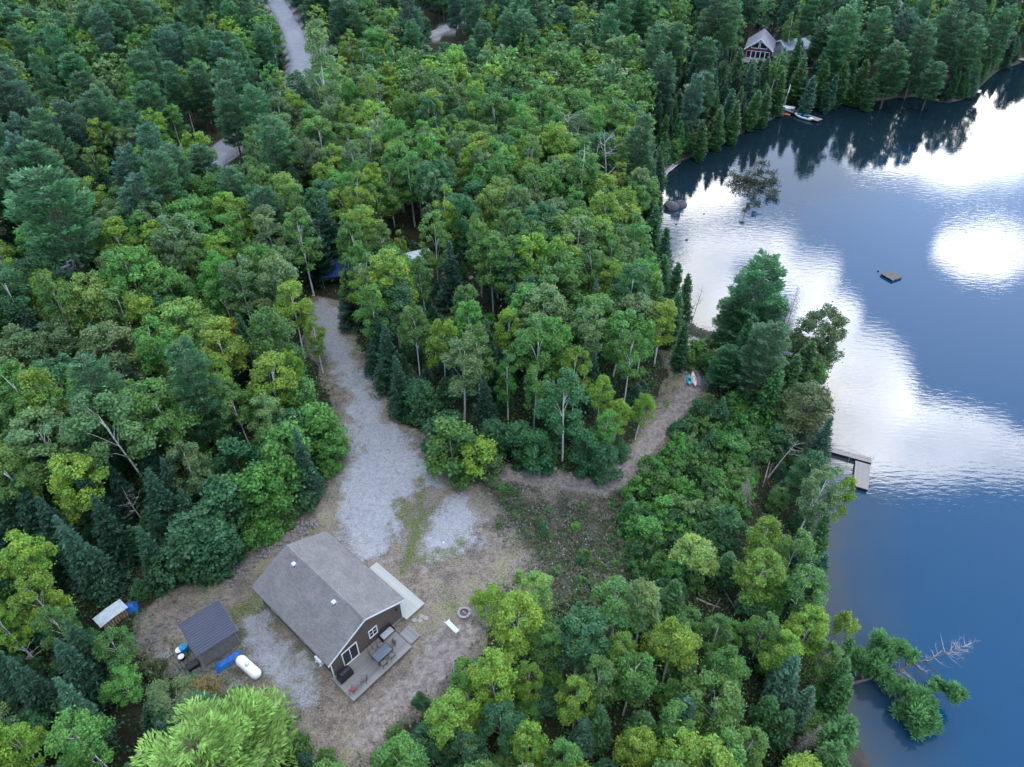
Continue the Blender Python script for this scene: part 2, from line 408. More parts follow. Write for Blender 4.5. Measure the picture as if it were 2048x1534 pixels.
CLEAR = wpoly(CLEAR_PX)

# graded axes: fine over the yard, coarse to the horizon
def axis(lo, hi, step, far_lo, far_hi):
    a = list(np.arange(lo, hi, step)); s = step; v = a[-1]
    while v < far_hi: s *= 1.055; v += s; a.append(v)
    s = step; v = a[0]
    while v > far_lo: s *= 1.055; v -= s; a.insert(0, v)
    return np.array(a)


def make_ground():
    xs = axis(-52, 48, 0.4, -1600, 1600); ys = axis(14, 104, 0.4, -500, 2200)
    X, Y = np.meshgrid(xs, ys); x = X.ravel(); y = Y.ravel()
    d = sdist(x, y, lake)
    z = height(x, y)
    wob = (fbm(x, y, 3.0, 9) - 0.5) * 2.6
    g = np.zeros(len(x))
    for poly, s in ((DRIVE, 1.0), (PATCH, 0.85), (WEST, 0.95)):
        g = np.maximum(g, s * (1 - sstep(-2.6, 2.8, sdist(x, y, poly) + wob * 1.5)))
    tr = 1 - sstep(0.7, 1.7, sdist(x, y, TRAIL, False) + wob * 0.4)
    rd = 1 - sstep(3.0, 3.8, sdist(x, y, ROAD, False)); rd = np.maximum(rd, 1 - sstep(2.2, 3.2, sdist(x, y, SPUR, False)))
    forest = sstep(-0.6, 2.2, sdist(x, y, CLEAR) + wob * 0.8)
    forest = forest * (1 - rd)
    # a worn grass strip between the two gravel aprons
    strip = [tuple(un(px, py, 4.7)[:2]) for px, py in [(845, 960), (842, 1010), (835, 1060), (815, 1120), (800, 1150)]]
    gr = (1 - sstep(0.0, 1.9, sdist(x, y, strip, False) + wob * 0.7)) * 0.6
    g = g * (1 - gr * 0.8)
    g = g * (0.62 + 0.62 * fbm(x, y, 5.5, 77)).clip(0, 1)
    gr = np.maximum(gr, 0.55 * sstep(0.5, 0.75, fbm(x, y, 7, 21)) * (1 - forest))
    so = 0.85 * (1 - sstep(-1.5, 2.0, sdist(x, y, SOUTH) + wob * 1.2))
    ter = np.stack([g, np.maximum(tr * 0.9, so), forest, gr], 1)
    nx, ny = len(xs), len(ys)
    i = np.arange(nx * ny).reshape(ny, nx)
    Q = np.stack([i[:-1, :-1].ravel(), i[:-1, 1:].ravel(), i[1:, 1:].ravel(), i[1:, :-1].ravel()], 1)

    def make(name, Qs, dz):
        used, inv = np.unique(Qs.ravel(), return_inverse=True)
        me = mesh_np(name, np.stack([x[used], y[used], z[used] + dz], 1), inv.reshape(-1, 4), M['ground'], smooth=True)
        a = me.color_attributes.new('zone', 'FLOAT_COLOR', 'POINT'); a.data.foreach_set('color', ter[used].astype(np.float32).ravel())
        b = me.attributes.new('road', 'FLOAT', 'POINT'); b.data.foreach_set('value', rd[used].astype(np.float32))
        b = me.attributes.new('shore', 'FLOAT', 'POINT'); b.data.foreach_set('value', d[used].astype(np.float32))
        return tag(link(name, me), kind='structure')
    qc = Q.mean(1).astype(int)
    cg = g[Q].mean(1); ct = tr[Q].mean(1); cr = rd[Q].mean(1)
    make('ground', Q, 0.0)
    make('gravel_drive', Q[cg > 0.4], 0.012)
    make('footpath', Q[(ct > 0.4) & (cg <= 0.4)], 0.012)


def ground_material():
    m = bpy.data.materials.new('yard_soil'); m.use_nodes = True
    nt = m.node_tree; N = nt.nodes; L = nt.links; b = N['Principled BSDF']; b.inputs['Roughness'].default_value = 0.95; b.inputs['Specular IOR Level'].default_value = 0.15
    tc = N.new('ShaderNodeTexCoord')
    zn = N.new('ShaderNodeAttribute'); zn.attribute_name = 'zone'; sp = N.new('ShaderNodeSeparateColor'); L.new(zn.outputs['Color'], sp.inputs[0])

    def noise(s, det=6, ro=0.65):
        n = N.new('ShaderNodeTexNoise'); n.inputs['Scale'].default_value = s; n.inputs['Detail'].default_value = det; n.inputs['Roughness'].default_value = ro
        L.new(tc.outputs['Object'], n.inputs['Vector']); return n.outputs['Fac']

    def ramp(f, a, b_, p0=0.35, p1=0.65):
        r = N.new('ShaderNodeValToRGB'); L.new(f, r.inputs[0]); e = r.color_ramp.elements
        e[0].position = p0; e[0].color = (*a, 1); e[1].position = p1; e[1].color = (*b_, 1); return r.outputs[0]

    def mixc(f, a, b_):
        x = N.new('ShaderNodeMix'); x.data_type = 'RGBA'; L.new(f, x.inputs[0]); L.new(a, x.inputs[6]); L.new(b_, x.inputs[7]); return x.outputs[2]

    def edge(w, n, lo=0.42, hi=0.62, amt=0.5):
        """weight sharpened through noise so that edges break up"""
        a = N.new('ShaderNodeMath'); a.operation = 'SUBTRACT'; L.new(n, a.inputs[0]); a.inputs[1].default_value = 0.5
        c = N.new('ShaderNodeMath'); c.operation = 'MULTIPLY_ADD'; L.new(a.outputs[0], c.inputs[0]); c.inputs[1].default_value = amt * 2; L.new(w, c.inputs[2])
        r = N.new('ShaderNodeMapRange'); r.interpolation_type = 'SMOOTHSTEP'; L.new(c.outputs[0], r.inputs[0]); r.inputs[1].default_value = lo; r.inputs[2].default_value = hi
        return r.outputs[0]
    n1, n2, n3, n4 = noise(0.5, 3), noise(2.2, 5, 0.75), noise(6.0, 3, 0.8), noise(0.22, 2)
    dry = mixc(n1, ramp(n2, (0.065, 0.056, 0.044), (0.29, 0.25, 0.19)), ramp(n3, (0.06, 0.052, 0.045), (0.31, 0.262, 0.22)))
    grav = mixc(n4, ramp(n3, (0.12, 0.123, 0.126), (0.35, 0.36, 0.37), 0.34, 0.62), ramp(n2, (0.18, 0.185, 0.19), (0.39, 0.40, 0.41), 0.34, 0.66))
    path = ramp(n2, (0.12, 0.105, 0.095), (0.30, 0.265, 0.24))
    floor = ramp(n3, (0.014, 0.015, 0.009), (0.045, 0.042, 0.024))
    grass = ramp(n3, (0.05, 0.075, 0.025), (0.14, 0.16, 0.06))
    ga = N.new('ShaderNodeAttribute'); ga.attribute_name = 'zone'
    blot = noise(0.35, 4, 0.6)
    soil = ramp(n3, (0.05, 0.045, 0.038), (0.20, 0.17, 0.145))
    bl = N.new('ShaderNodeMapRange'); bl.interpolation_type = 'SMOOTHSTEP'; L.new(blot, bl.inputs[0]); bl.inputs[1].default_value = 0.50; bl.inputs[2].default_value = 0.66
    dry = mixc(bl.outputs[0], dry, soil)
    b2 = N.new('ShaderNodeMapRange'); b2.interpolation_type = 'SMOOTHSTEP'; L.new(blot, b2.inputs[0]); b2.inputs[1].default_value = 0.46; b2.inputs[2].default_value = 0.33
    dry = mixc(b2.outputs[0], dry, ramp(n3, (0.10, 0.10, 0.055), (0.30, 0.275, 0.18)))
    c = mixc(edge(ga.outputs['Alpha'], n2), dry, grass)
    c = mixc(edge(sp.outputs[1], n2), c, path)
    nbig = noise(0.75, 5, 0.7)
    c = mixc(edge(sp.outputs[0], nbig, 0.25, 0.75, 0.75), c, grav)
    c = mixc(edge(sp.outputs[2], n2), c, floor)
    rd = N.new('ShaderNodeAttribute'); rd.attribute_name = 'road'
    asp = ramp(n2, (0.22, 0.225, 0.245), (0.30, 0.305, 0.325)); c = mixc(rd.outputs['Fac'], c, asp)
    sh = N.new('ShaderNodeAttribute'); sh.attribute_name = 'shore'
    mr = N.new('ShaderNodeMapRange'); L.new(sh.outputs['Fac'], mr.inputs[0]); mr.inputs[1].default_value = 2.2; mr.inputs[2].default_value = 0.4
    sand = ramp(n2, (0.03, 0.028, 0.024), (0.10, 0.09, 0.075)); c = mixc(mr.outputs[0], c, sand)
    L.new(c, b.inputs['Base Color'])
    bp = N.new('ShaderNodeBump'); bp.inputs['Strength'].default_value = 0.8; bp.inputs['Distance'].default_value = 0.10; L.new(n3, bp.inputs['Height']); L.new(bp.outputs[0], b.inputs['Normal'])
    return m


def ribbon(name, line, width, m, dz=0.10):
    """road surface following the terrain"""
    P = np.array(line); t = np.concatenate([[0], np.cumsum(np.hypot(*np.diff(P, axis=0).T))]); u = np.arange(0, t[-1], 2.0)
    x = np.interp(u, t, P[:, 0]); y = np.interp(u, t, P[:, 1])
    for _ in range(6): x[1:-1] = (x[:-2] + 2 * x[1:-1] + x[2:]) / 4; y[1:-1] = (y[:-2] + 2 * y[1:-1] + y[2:]) / 4
    d = np.stack([np.gradient(x), np.gradient(y)], 1); d /= np.linalg.norm(d, axis=1)[:, None]; n = np.stack([-d[:, 1], d[:, 0]], 1)
    zc = height(x, y)
    for _ in range(10): zc[1:-1] = (zc[:-2] + 2 * zc[1:-1] + zc[2:]) / 4
    off = np.array([-1.12, -1, -.5, 0, .5, 1, 1.12]) * width / 2; zo = np.array([-1.0, 0, .04, .06, .04, 0, -1.0])
    V = np.stack([np.stack([x + n[:, 0] * o, y + n[:, 1] * o, zc + dz + .42 + z], 1) for o, z in zip(off, zo)], 1)
    k = len(off); i = np.arange(len(x) * k).reshape(-1, k)
    Q = np.stack([i[:-1, :-1].ravel(), i[1:, :-1].ravel(), i[1:, 1:].ravel(), i[:-1, 1:].ravel()], 1)
    tag(link(name, mesh_np(name, V.reshape(-1, 3), Q, m, smooth=True)), kind='structure')


M['asphalt'] = mat('worn_asphalt', (0.24, 0.255, 0.285), 0.85, (0.6, 0.18), bump=0.2)
M['gravel_lane'] = mat('lane_gravel', (0.24, 0.245, 0.25), 0.9, (0.9, 0.3), bump=0.3)
ribbon('road', ROAD, 5.6, M['asphalt']); ribbon('side_road', SPUR, 4.6, M['gravel_lane'], 0.05)
M['ground'] = ground_material()
make_ground()


def make_water():
    m = bpy.data.materials.new('lake_water'); m.use_nodes = True
    nt = m.node_tree; N = nt.nodes; L = nt.links; N.clear()
    out = N.new('ShaderNodeOutputMaterial'); tc = N.new('ShaderNodeTexCoord')
    sh = N.new('ShaderNodeAttribute'); sh.attribute_name = 'shore'
    # lake body: brown shallows over sand and weed, deep blue beyond
    nz = N.new('ShaderNodeTexNoise'); nz.inputs['Scale'].default_value = 0.35; nz.inputs['Detail'].default_value = 6; L.new(tc.outputs['Object'], nz.inputs[0])
    ad = N.new('ShaderNodeMath'); ad.operation = 'MULTIPLY_ADD'; L.new(nz.outputs['Fac'], ad.inputs[0]); ad.inputs[1].default_value = 5.0; L.new(sh.outputs['Fac'], ad.inputs[2])
    cr = N.new('ShaderNodeValToRGB'); mr = N.new('ShaderNodeMapRange'); L.new(ad.outputs[0], mr.inputs[0]); mr.inputs[1].default_value = 2.0; mr.inputs[2].default_value = 13.0; L.new(mr.outputs[0], cr.inputs[0])
    e = cr.color_ramp.elements; e[0].color = (0.055, 0.055, 0.05, 1); e[1].color = (0.0003, 0.042, 0.098, 1)
    x = e.new(0.45); x.color = (0.016, 0.046, 0.080, 1)
    # the far bay's body colour is painted darker to deepen the shore trees' reflections
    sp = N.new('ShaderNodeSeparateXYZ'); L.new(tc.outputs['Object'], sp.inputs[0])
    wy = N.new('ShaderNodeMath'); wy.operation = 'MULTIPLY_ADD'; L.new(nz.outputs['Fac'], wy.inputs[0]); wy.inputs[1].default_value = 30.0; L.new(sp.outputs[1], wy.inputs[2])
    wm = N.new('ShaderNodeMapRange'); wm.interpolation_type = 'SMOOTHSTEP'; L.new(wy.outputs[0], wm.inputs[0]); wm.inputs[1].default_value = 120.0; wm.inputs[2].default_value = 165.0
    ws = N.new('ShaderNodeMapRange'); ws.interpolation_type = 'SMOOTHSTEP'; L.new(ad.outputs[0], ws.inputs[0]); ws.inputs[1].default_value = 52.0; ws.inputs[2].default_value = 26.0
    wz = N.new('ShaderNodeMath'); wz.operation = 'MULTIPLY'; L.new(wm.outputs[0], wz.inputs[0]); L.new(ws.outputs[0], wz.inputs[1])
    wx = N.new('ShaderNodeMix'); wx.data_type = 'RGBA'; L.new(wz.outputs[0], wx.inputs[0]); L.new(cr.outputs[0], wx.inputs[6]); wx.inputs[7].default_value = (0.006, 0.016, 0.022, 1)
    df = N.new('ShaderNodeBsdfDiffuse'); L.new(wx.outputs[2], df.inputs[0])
    gl = N.new('ShaderNodeBsdfGlossy'); gl.inputs['Roughness'].default_value = 0.015
    mp = N.new('ShaderNodeMapping'); mp.inputs['Rotation'].default_value = (0, 0, R(28)); mp.inputs['Scale'].default_value = (0.55, 1.9, 1); L.new(tc.outputs['Object'], mp.inputs[0])
    w1 = N.new('ShaderNodeTexNoise'); w1.inputs['Scale'].default_value = 1.0; w1.inputs['Detail'].default_value = 3; w1.inputs['Roughness'].default_value = 0.5; L.new(mp.outputs[0], w1.inputs[0])
    # calm and ruffled areas
    w2 = N.new('ShaderNodeTexNoise'); w2.inputs['Scale'].default_value = 0.035; w2.inputs['Detail'].default_value = 2; L.new(tc.outputs['Object'], w2.inputs[0])
    am = N.new('ShaderNodeMapRange'); L.new(w2.outputs['Fac'], am.inputs[0]); am.inputs[1].default_value = 0.3; am.inputs[2].default_value = 0.7; am.inputs[3].default_value = 0.55; am.inputs[4].default_value = 1.0
    hm = N.new('ShaderNodeMath'); hm.operation = 'MULTIPLY'; L.new(w1.outputs['Fac'], hm.inputs[0]); L.new(am.outputs[0], hm.inputs[1])
    bp = N.new('ShaderNodeBump'); bp.inputs['Strength'].default_value = 1.0; bp.inputs['Distance'].default_value = 0.011; L.new(hm.outputs[0], bp.inputs['Height'])
    L.new(bp.outputs[0], gl.inputs['Normal'])
    fr = N.new('ShaderNodeFresnel'); fr.inputs['IOR'].default_value = 1.333; L.new(bp.outputs[0], fr.inputs['Normal'])
    mx = N.new('ShaderNodeMixShader'); L.new(fr.outputs[0], mx.inputs[0]); L.new(df.outputs[0], mx.inputs[1]); L.new(gl.outputs[0], mx.inputs[2])
    L.new(mx.outputs[0], out.inputs[0])
    xs = axis(20, 100, 1.0, 5, 1500); ys = axis(10, 210, 1.0, -450, 420)
    X, Y = np.meshgrid(xs, ys); x = X.ravel(); y = Y.ravel(); d = -sdist(x, y, lake)
    nx, ny = len(xs), len(ys); i = np.arange(nx * ny).reshape(ny, nx)
    Q = np.stack([i[:-1, :-1].ravel(), i[:-1, 1:].ravel(), i[1:, 1:].ravel(), i[1:, :-1].ravel()], 1)
    Q = Q[d[Q].max(1) > -3.0]
    used, inv = np.unique(Q.ravel(), return_inverse=True)
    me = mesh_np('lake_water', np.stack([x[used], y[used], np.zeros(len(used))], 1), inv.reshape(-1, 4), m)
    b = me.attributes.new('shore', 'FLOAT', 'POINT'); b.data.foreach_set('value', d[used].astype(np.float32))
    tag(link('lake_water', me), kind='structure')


make_water()

# ------------------------------------------------------------------ tree prototypes
def unit(v): return v / (np.linalg.norm(v, axis=-1, keepdims=True) + 1e-9)


def quads(c, d, n, ln, wd):
    """diamond leaves: centre, long axis, normal, length, width -> (k,4,3)"""
    d = unit(d); s = unit(np.cross(n, d)); ln = np.asarray(ln).reshape(-1, 1); wd = np.asarray(wd).reshape(-1, 1)
    return np.stack([c - d * ln / 2, c + s * wd / 2, c + d * ln / 2, c - s * wd / 2], 1)


class Proto: pass


def proto(kind, bark, leaves, tints, tubes, H, hc, wc):
    p = Proto(); p.kind = kind; p.H = H; p.hc = hc; p.wc = wc
    mb = MB()
    for pts, rad, n in tubes: mb.tube(pts, rad, n, cap=False)
    me = bpy.data.meshes.new(kind + '_trunk'); me.from_pydata(mb.v, [], mb.f); me.update(); me.materials.append(M[bark])
    me.polygons.foreach_set('use_smooth', [True] * len(me.polygons)); p.trunk = me
    p.leaves = leaves; p.tints = tints
    if leaves is not None:
        k = len(leaves)
        p.crown = mesh_np(kind + '_crown', leaves.reshape(-1, 3), np.arange(4 * k).reshape(k, 4), M['leaf'], np.repeat(tints, 4, 0))
    return p


def bend(r, H, amp, n=6):
    a = r.uniform(0, 2 * math.pi); k = r.uniform(0.3, 1) * amp
    return [(k * math.cos(a) * math.sin(t * 2.2) * t, k * math.sin(a) * math.sin(t * 2.2 + 0.3) * t, t * H) for t in np.linspace(0, 1, n)]


def broadleaf(kind, seed, H, Rc, zb, nclump, nleaf, ls, bark, rc=(0.55, 0.95), trunk_r=0.10, flat=1.0, hang=0.0, stems=1, topfull=1.0):
    r = np.random.default_rng(seed); tubes = []; C = []
    path = bend(r, H * 0.86, 0.5); rad = [trunk_r * (1 - 0.8 * t) for t in np.linspace(0, 1, len(path))]
    tubes.append(([(path[0][0], path[0][1], -1.2)] + path, [trunk_r * 1.15] + rad, 6))
    for s in range(stems - 1):
        p2 = bend(r, H * r.uniform(0.7, 0.85), 1.6); tubes.append(([(0, 0, -1.2)] + p2, [trunk_r * 0.8] + [x * 0.75 for x in rad], 5))
    zt = H; zc0 = zb * H
    lobes = r.integers(3, 6); la = r.uniform(0, 6.28, lobes); lw = r.uniform(0.55, 1.0, lobes)
    while len(C) < nclump:
        t = r.random() ** (0.8 / topfull); a = r.uniform(0, 6.28); f = math.sqrt(r.uniform(0.25, 1.0))
        lob = 0.72 + 0.38 * max(w * math.cos(a - b_) for w, b_ in zip(lw, la))
        prof = math.sin(math.pi * min(1, (0.12 + 0.80 * t) ** 0.9)) ** 0.6
        rr = Rc * 0.92 * prof * f * lob
        z = zc0 + (zt - zc0) * t - 0.28 * (rr / Rc) ** 2 * (zt - zc0) * 0.8
        C.append((rr * math.cos(a), rr * math.sin(a), z, r.uniform(*rc) * (1.1 - 0.35 * t)))
    C = np.array(C)
    px = np.interp(C[:, 2], [p[2] for p in path], [p[0] for p in path]); py = np.interp(C[:, 2], [p[2] for p in path], [p[1] for p in path])
    C[:, 0] += px; C[:, 1] += py
    for i in r.permutation(len(C))[:min(11, len(C))]:
        c = C[i]; z0 = max(zc0 * 0.85, c[2] - r.uniform(0.18, 0.30) * H); z0 = min(z0, H * 0.84)
        bx = np.interp(z0, [p[2] for p in path], [p[0] for p in path]); by = np.interp(z0, [p[2] for p in path], [p[1] for p in path])
        c = np.array([bx + (c[0] - bx) * 0.75, by + (c[1] - by) * 0.75, c[2] - 0.3]); mid = ((bx + c[0]) / 2 + r.normal(0, 0.1), (by + c[1]) / 2 + r.normal(0, 0.1), z0 + (c[2] - z0) * 0.6)
        tubes.append(([(bx, by, z0), mid, tuple(c[:3])], [trunk_r * 0.26, trunk_r * 0.16, trunk_r * 0.05], 4))
    LV = []; TT = []
    for c in C:
        k = int(nleaf * (c[3] / np.mean(rc)) ** 1.6)
        u = unit(r.normal(0, 1, (k, 3)) + [0, 0, 0.35]); rad_ = c[3] * (0.35 + 0.65 * r.random((k, 1)) ** 0.55)
        pos = c[:3] + u * rad_ * [1.05, 1.05, 0.78 * flat]
        stray = r.random(k) < 0.10; pos[stray] += r.normal(0, 0.28, (stray.sum(), 3))
        nrm = unit(u * 0.8 + r.normal(0, 0.6, (k, 3)) + [0, 0, 0.35]); d = np.cross(nrm, r.normal(0, 1, (k, 3))) + [0, 0, -hang]
        sz = ls * r.uniform(0.65, 1.35, k)
        LV.append(quads(pos, d, nrm, sz * 1.25, sz * 0.9))
        v = r.uniform(0.82, 1.18); y_ = r.uniform(-0.12, 0.12)
        t = np.tile([v * (1 + y_), v, v * (1 - y_)], (k, 1)) * r.uniform(0.72, 1.28, (k, 1)); TT.append(t)
    return proto(kind, bark, np.concatenate(LV), np.concatenate(TT), tubes, H, (zb + 1) / 2 * H * 1.03, Rc * 2)


def conifer(kind, seed, H, Rc, zb, step, nb, bark, prof, droop, nl, nw, dens, trunk_r=0.13, jitter=0.25, tuft=False, sparse=0.0):
    r = np.random.default_rng(seed); LV = []; TT = []; tubes = []
    path = bend(r, H, 0.25); rad = [trunk_r * (1 - 0.93 * t) for t in np.linspace(0, 1, len(path))]
    tubes.append(([(0, 0, -1.2)] + path, [trunk_r * 1.15] + rad, 6))
    z = zb * H
    while z < H * 0.985:
        t = z / H; l0 = Rc * prof((t - zb) / (1 - zb))
        bx = np.interp(z, [p[2] for p in path], [p[0] for p in path]); by = np.interp(z, [p[2] for p in path], [p[1] for p in path])
        a0 = r.uniform(0, 6.28); m_ = max(3, int(nb * (0.6 + 0.4 * l0 / Rc)))
        for b in range(m_):
            if r.random() < sparse: continue
            a = a0 + 6.283 * b / m_ + r.normal(0, 0.2); l = max(0.18, l0 * r.uniform(1 - jitter * 1.6, 1 + jitter)); zz = z + r.uniform(-0.4, 0.4) * step
            out = np.array([math.cos(a), math.sin(a), 0]); side = np.array([-math.sin(a), math.cos(a), 0])
            dr = droop(t); base = np.array([bx, by, zz])
            if l > 0.8: tubes.append(([tuple(base), tuple(base + out * l * 0.55 + [0, 0, dr * l * 0.5]), tuple(base + out * l * 0.95 + [0, 0, dr * l * 0.95 + 0.06 * l])], [trunk_r * 0.25, trunk_r * 0.15, 0.01], 3))
            k = max(3, int(dens * l))
            s0 = 0.32 if tuft else 0.10
            s = s0 + (1 - s0) * r.random(k) ** 0.75
            wdt = (0.30 if tuft else 0.26) * l * (1 - 0.55 * s) + 0.08
            lat = r.normal(0, 1, k).clip(-1.6, 1.6) * wdt
            P = base + out * (s * l)[:, None] + side * lat[:, None] + np.array([0, 0, 1.0]) * (dr * l * s + 0.10 * l * s ** 3 + r.normal(0, 0.05 + (0.10 if tuft else 0), k) + (0.10 * r.random(k) if tuft else 0) - 0.12 * np.abs(lat))[:, None]
            d = out * r.uniform(0.5, 1, (k, 1)) + side * (np.sign(lat) * r.uniform(0.2, 0.9, k))[:, None] + np.array([0, 0, 1.0]) * (r.normal(0.05 if not tuft else 0.45, 0.3, (k, 1)))
            nrm = unit(np.array([0, 0, 1.0]) + r.normal(0, 0.45 if not tuft else 0.7, (k, 3)))
            sz = r.uniform(0.7, 1.3, k)
            LV.append(quads(P, d, nrm, nl * sz, nw * sz)); v = r.uniform(0.8, 1.2)
            TT.append(np.tile([v, v, v], (k, 1)) * r.uniform(0.7, 1.3, (k, 1)) * (1 + 0.25 * (s[:, None] > 0.82)))
        z += step * r.uniform(0.8, 1.2)
    return proto(kind, bark, np.concatenate(LV), np.concatenate(TT), tubes, H, H * (zb + 1) / 2, Rc * 2)


def snag(kind, seed, H, bark='deadwood', nb=10, twig=True):
    r = np.random.default_rng(seed); tubes = []
    path = bend(r, H, 0.8, 7); rad = [0.11 * (1 - 0.85 * t) for t in np.linspace(0, 1, 7)]
    tubes.append(([(0, 0, -1.0)] + path, [0.13] + rad, 6))
    for b in range(nb):
        t = r.uniform(0.45, 0.97); i = t * 6; p0 = np.array([np.interp(i, range(7), [p[j] for p in path]) for j in range(3)])
        a = r.uniform(0, 6.28); l = r.uniform(0.8, 2.4) * (1.2 - t * 0.6); up = r.uniform(0.3, 1.1)
        d = np.array([math.cos(a), math.sin(a), up]); p1 = p0 + d * l * 0.5 + r.normal(0, 0.1, 3); p2 = p0 + d * l + r.normal(0, 0.2, 3)
        tubes.append(([tuple(p0), tuple(p1), tuple(p2)], [0.045, 0.03, 0.008], 4))
        if twig:
            for _ in range(3):
                s = r.uniform(0.4, 0.9); q = p0 + (p2 - p0) * s; e = q + unit(d + r.normal(0, 0.7, 3)) * r.uniform(0.4, 0.9)
                tubes.append(([tuple(q), tuple(e)], [0.02, 0.006], 3))
    return proto(kind, bark, None, None, tubes, H, H * 0.6, 2.5)


sp_prof = lambda t: (1 - t) ** 0.82
cd_prof = lambda t: min(1, 0.55 + 1.6 * t) * (1 - t) ** 0.62
pn_prof = lambda t: (0.62 + 0.75 * t) * (1 - t) ** 0.55 + 0.05
PROTO = {
    'birch': [broadleaf('birch', 100 + i, 12.5, 2.8, 0.50 - 0.03 * (i % 3), 46, 205, 0.195, 'birch', trunk_r=0.125, topfull=1.3, stems=1 + (i % 3 == 2)) for i in range(6)],
    'aspen': [broadleaf('aspen', 200 + i, 13.0, 2.2, 0.42, 38, 190, 0.185, 'birch', rc=(0.5, 0.85), trunk_r=0.12, topfull=1.1) for i in range(4)],
    'maple': [broadleaf('maple', 300 + i, 12.0, 3.9, 0.32, 80, 200, 0.215, 'greybark', rc=(0.65, 1.15), trunk_r=0.17, topfull=1.1) for i in range(3)],
    'pine': [conifer('pine', 400 + i, 17.0, 3.5, 0.24 + 0.05 * i, 0.72, 7, 'bark', pn_prof, lambda t: -0.08 + 0.35 * t, 0.46, 0.14, 62, 0.20, 0.30, True) for i in range(4)],
    'low_pine': [conifer('low_pine', 470, 10.0, 5.2, 0.15, 0.55, 8, 'bark', lambda t: (1 - t) ** 0.6, lambda t: 0.0 + 0.45 * t, 0.42, 0.11, 62, 0.2, 0.3, True)],
    'spruce': [conifer('spruce', 500 + i, 10.0, 1.95, 0.08, 0.30, 8, 'bark', sp_prof, lambda t: -0.32 + 0.3 * t, 0.36, 0.15, 24, 0.12) for i in range(4)],
    'cedar': [conifer('cedar', 600 + i, 9.0, 1.55, 0.05, 0.26, 9, 'greybark', cd_prof, lambda t: 0.02 + 0.35 * t, 0.34, 0.17, 26, 0.12, 0.32) for i in range(4)],
    'fir': [conifer('fir', 700 + i, 4.2, 1.25, 0.05, 0.22, 7, 'bark', sp_prof, lambda t: -0.05 + 0.3 * t, 0.28, 0.12, 24, 0.06) for i in range(3)],
    'shrub': [broadleaf('shrub', 800 + i, 2.3, 1.35, 0.12, 22, 130, 0.155, 'greybark', rc=(0.32, 0.55), trunk_r=0.035, stems=4) for i in range(4)],
    'sapling': [broadleaf('sapling', 850 + i, 5.5, 1.55, 0.10, 34, 150, 0.18, 'greybark', rc=(0.42, 0.72), trunk_r=0.05, stems=2) for i in range(3)],
    'snag': [snag('snag', 900 + i, 10.0) for i in range(4)],
    'dead_spruce': [conifer('dead_spruce', 950, 10.0, 1.7, 0.12, 0.34, 8, 'deadwood', sp_prof, lambda t: -0.22 + 0.2 * t, 0.22, 0.05, 12, 0.11),],
}
NAMES = {'birch': ('birch_tree', 'birch tree'), 'aspen': ('aspen_tree', 'aspen tree'), 'maple': ('maple_tree', 'maple tree'), 'pine': ('pine_tree', 'pine tree'), 'low_pine': ('pine_tree', 'pine tree'), 'spruce': ('spruce_tree', 'spruce tree'),
         'cedar': ('cedar_tree', 'cedar tree'), 'fir': ('young_fir_tree', 'fir tree'), 'shrub': ('shrub', 'shrub'), 'sapling': ('young_leafy_tree', 'young tree'), 'snag': ('dead_tree', 'dead tree'), 'dead_spruce': ('dead_spruce_tree', 'dead tree')}
TINT = {'mid': (0.110, 0.235, 0.055), 'yel': (0.185, 0.315, 0.045), 'gold': (0.319, 0.295, 0.041), 'pale': (0.153, 0.260, 0.100), 'deep': (0.058, 0.165, 0.062), 'bright': (0.105, 0.280, 0.058),
        'dull': (0.124, 0.183, 0.077), 'spruce': (0.034, 0.098, 0.054), 'pine': (0.082, 0.200, 0.090), 'lime': (0.230, 0.400, 0.095), 'cedar': (0.065, 0.165, 0.050), 'blue': (0.070, 0.165, 0.100), 'grey': (0.189, 0.171, 0.142), 'brown': (0.189, 0.147, 0.059)}
TWORD = {'mid': 'mid green', 'yel': 'yellow-green', 'gold': 'golden-yellow', 'pale': 'pale green', 'deep': 'deep green', 'bright': 'bright green', 'dull': 'dull olive', 'spruce': 'dark green', 'pine': 'soft green', 'lime': 'lime green',
         'cedar': 'fresh green', 'blue': 'blue-green', 'grey': 'grey', 'brown': 'brownish'}


def plant(kind, x, y, sx=1.0, sz=1.0, tint='mid', label=None, group=None, lean=(0, 0), rz=None, var=None, dz=0.0):
    P = PROTO[kind]; p = P[int(rng.integers(len(P))) if var is None else var % len(P)]
    nm, cat = NAMES[kind]
    o = bpy.data.objects.new(nm, None); COL.objects.link(o); o.empty_display_size = 0.5
    o.location = (float(x), float(y), float(height(x, y)) + dz); o.scale = (sx, sx, sz)
    o.rotation_euler = (lean[0], lean[1], 0)
    if lean == (0, 0): o.rotation_euler = (rng.normal(0, 0.035), rng.normal(0, 0.035), 0)
    tag(o, label, cat, group)
    a = float(rng.uniform(0, 6.28)) if rz is None else rz
    t = link('trunk', p.trunk, o); t.rotation_euler = (0, 0, a)
    if p.leaves is not None:
        c = link('crown', p.crown, o); c.rotation_euler = (0, 0, a)
        k = np.array(TINT[tint]) * rng.uniform(0.85, 1.15) * rng.uniform(0.92, 1.08, 3); c.color = (*[float(v) for v in k], 1.0)
    return o


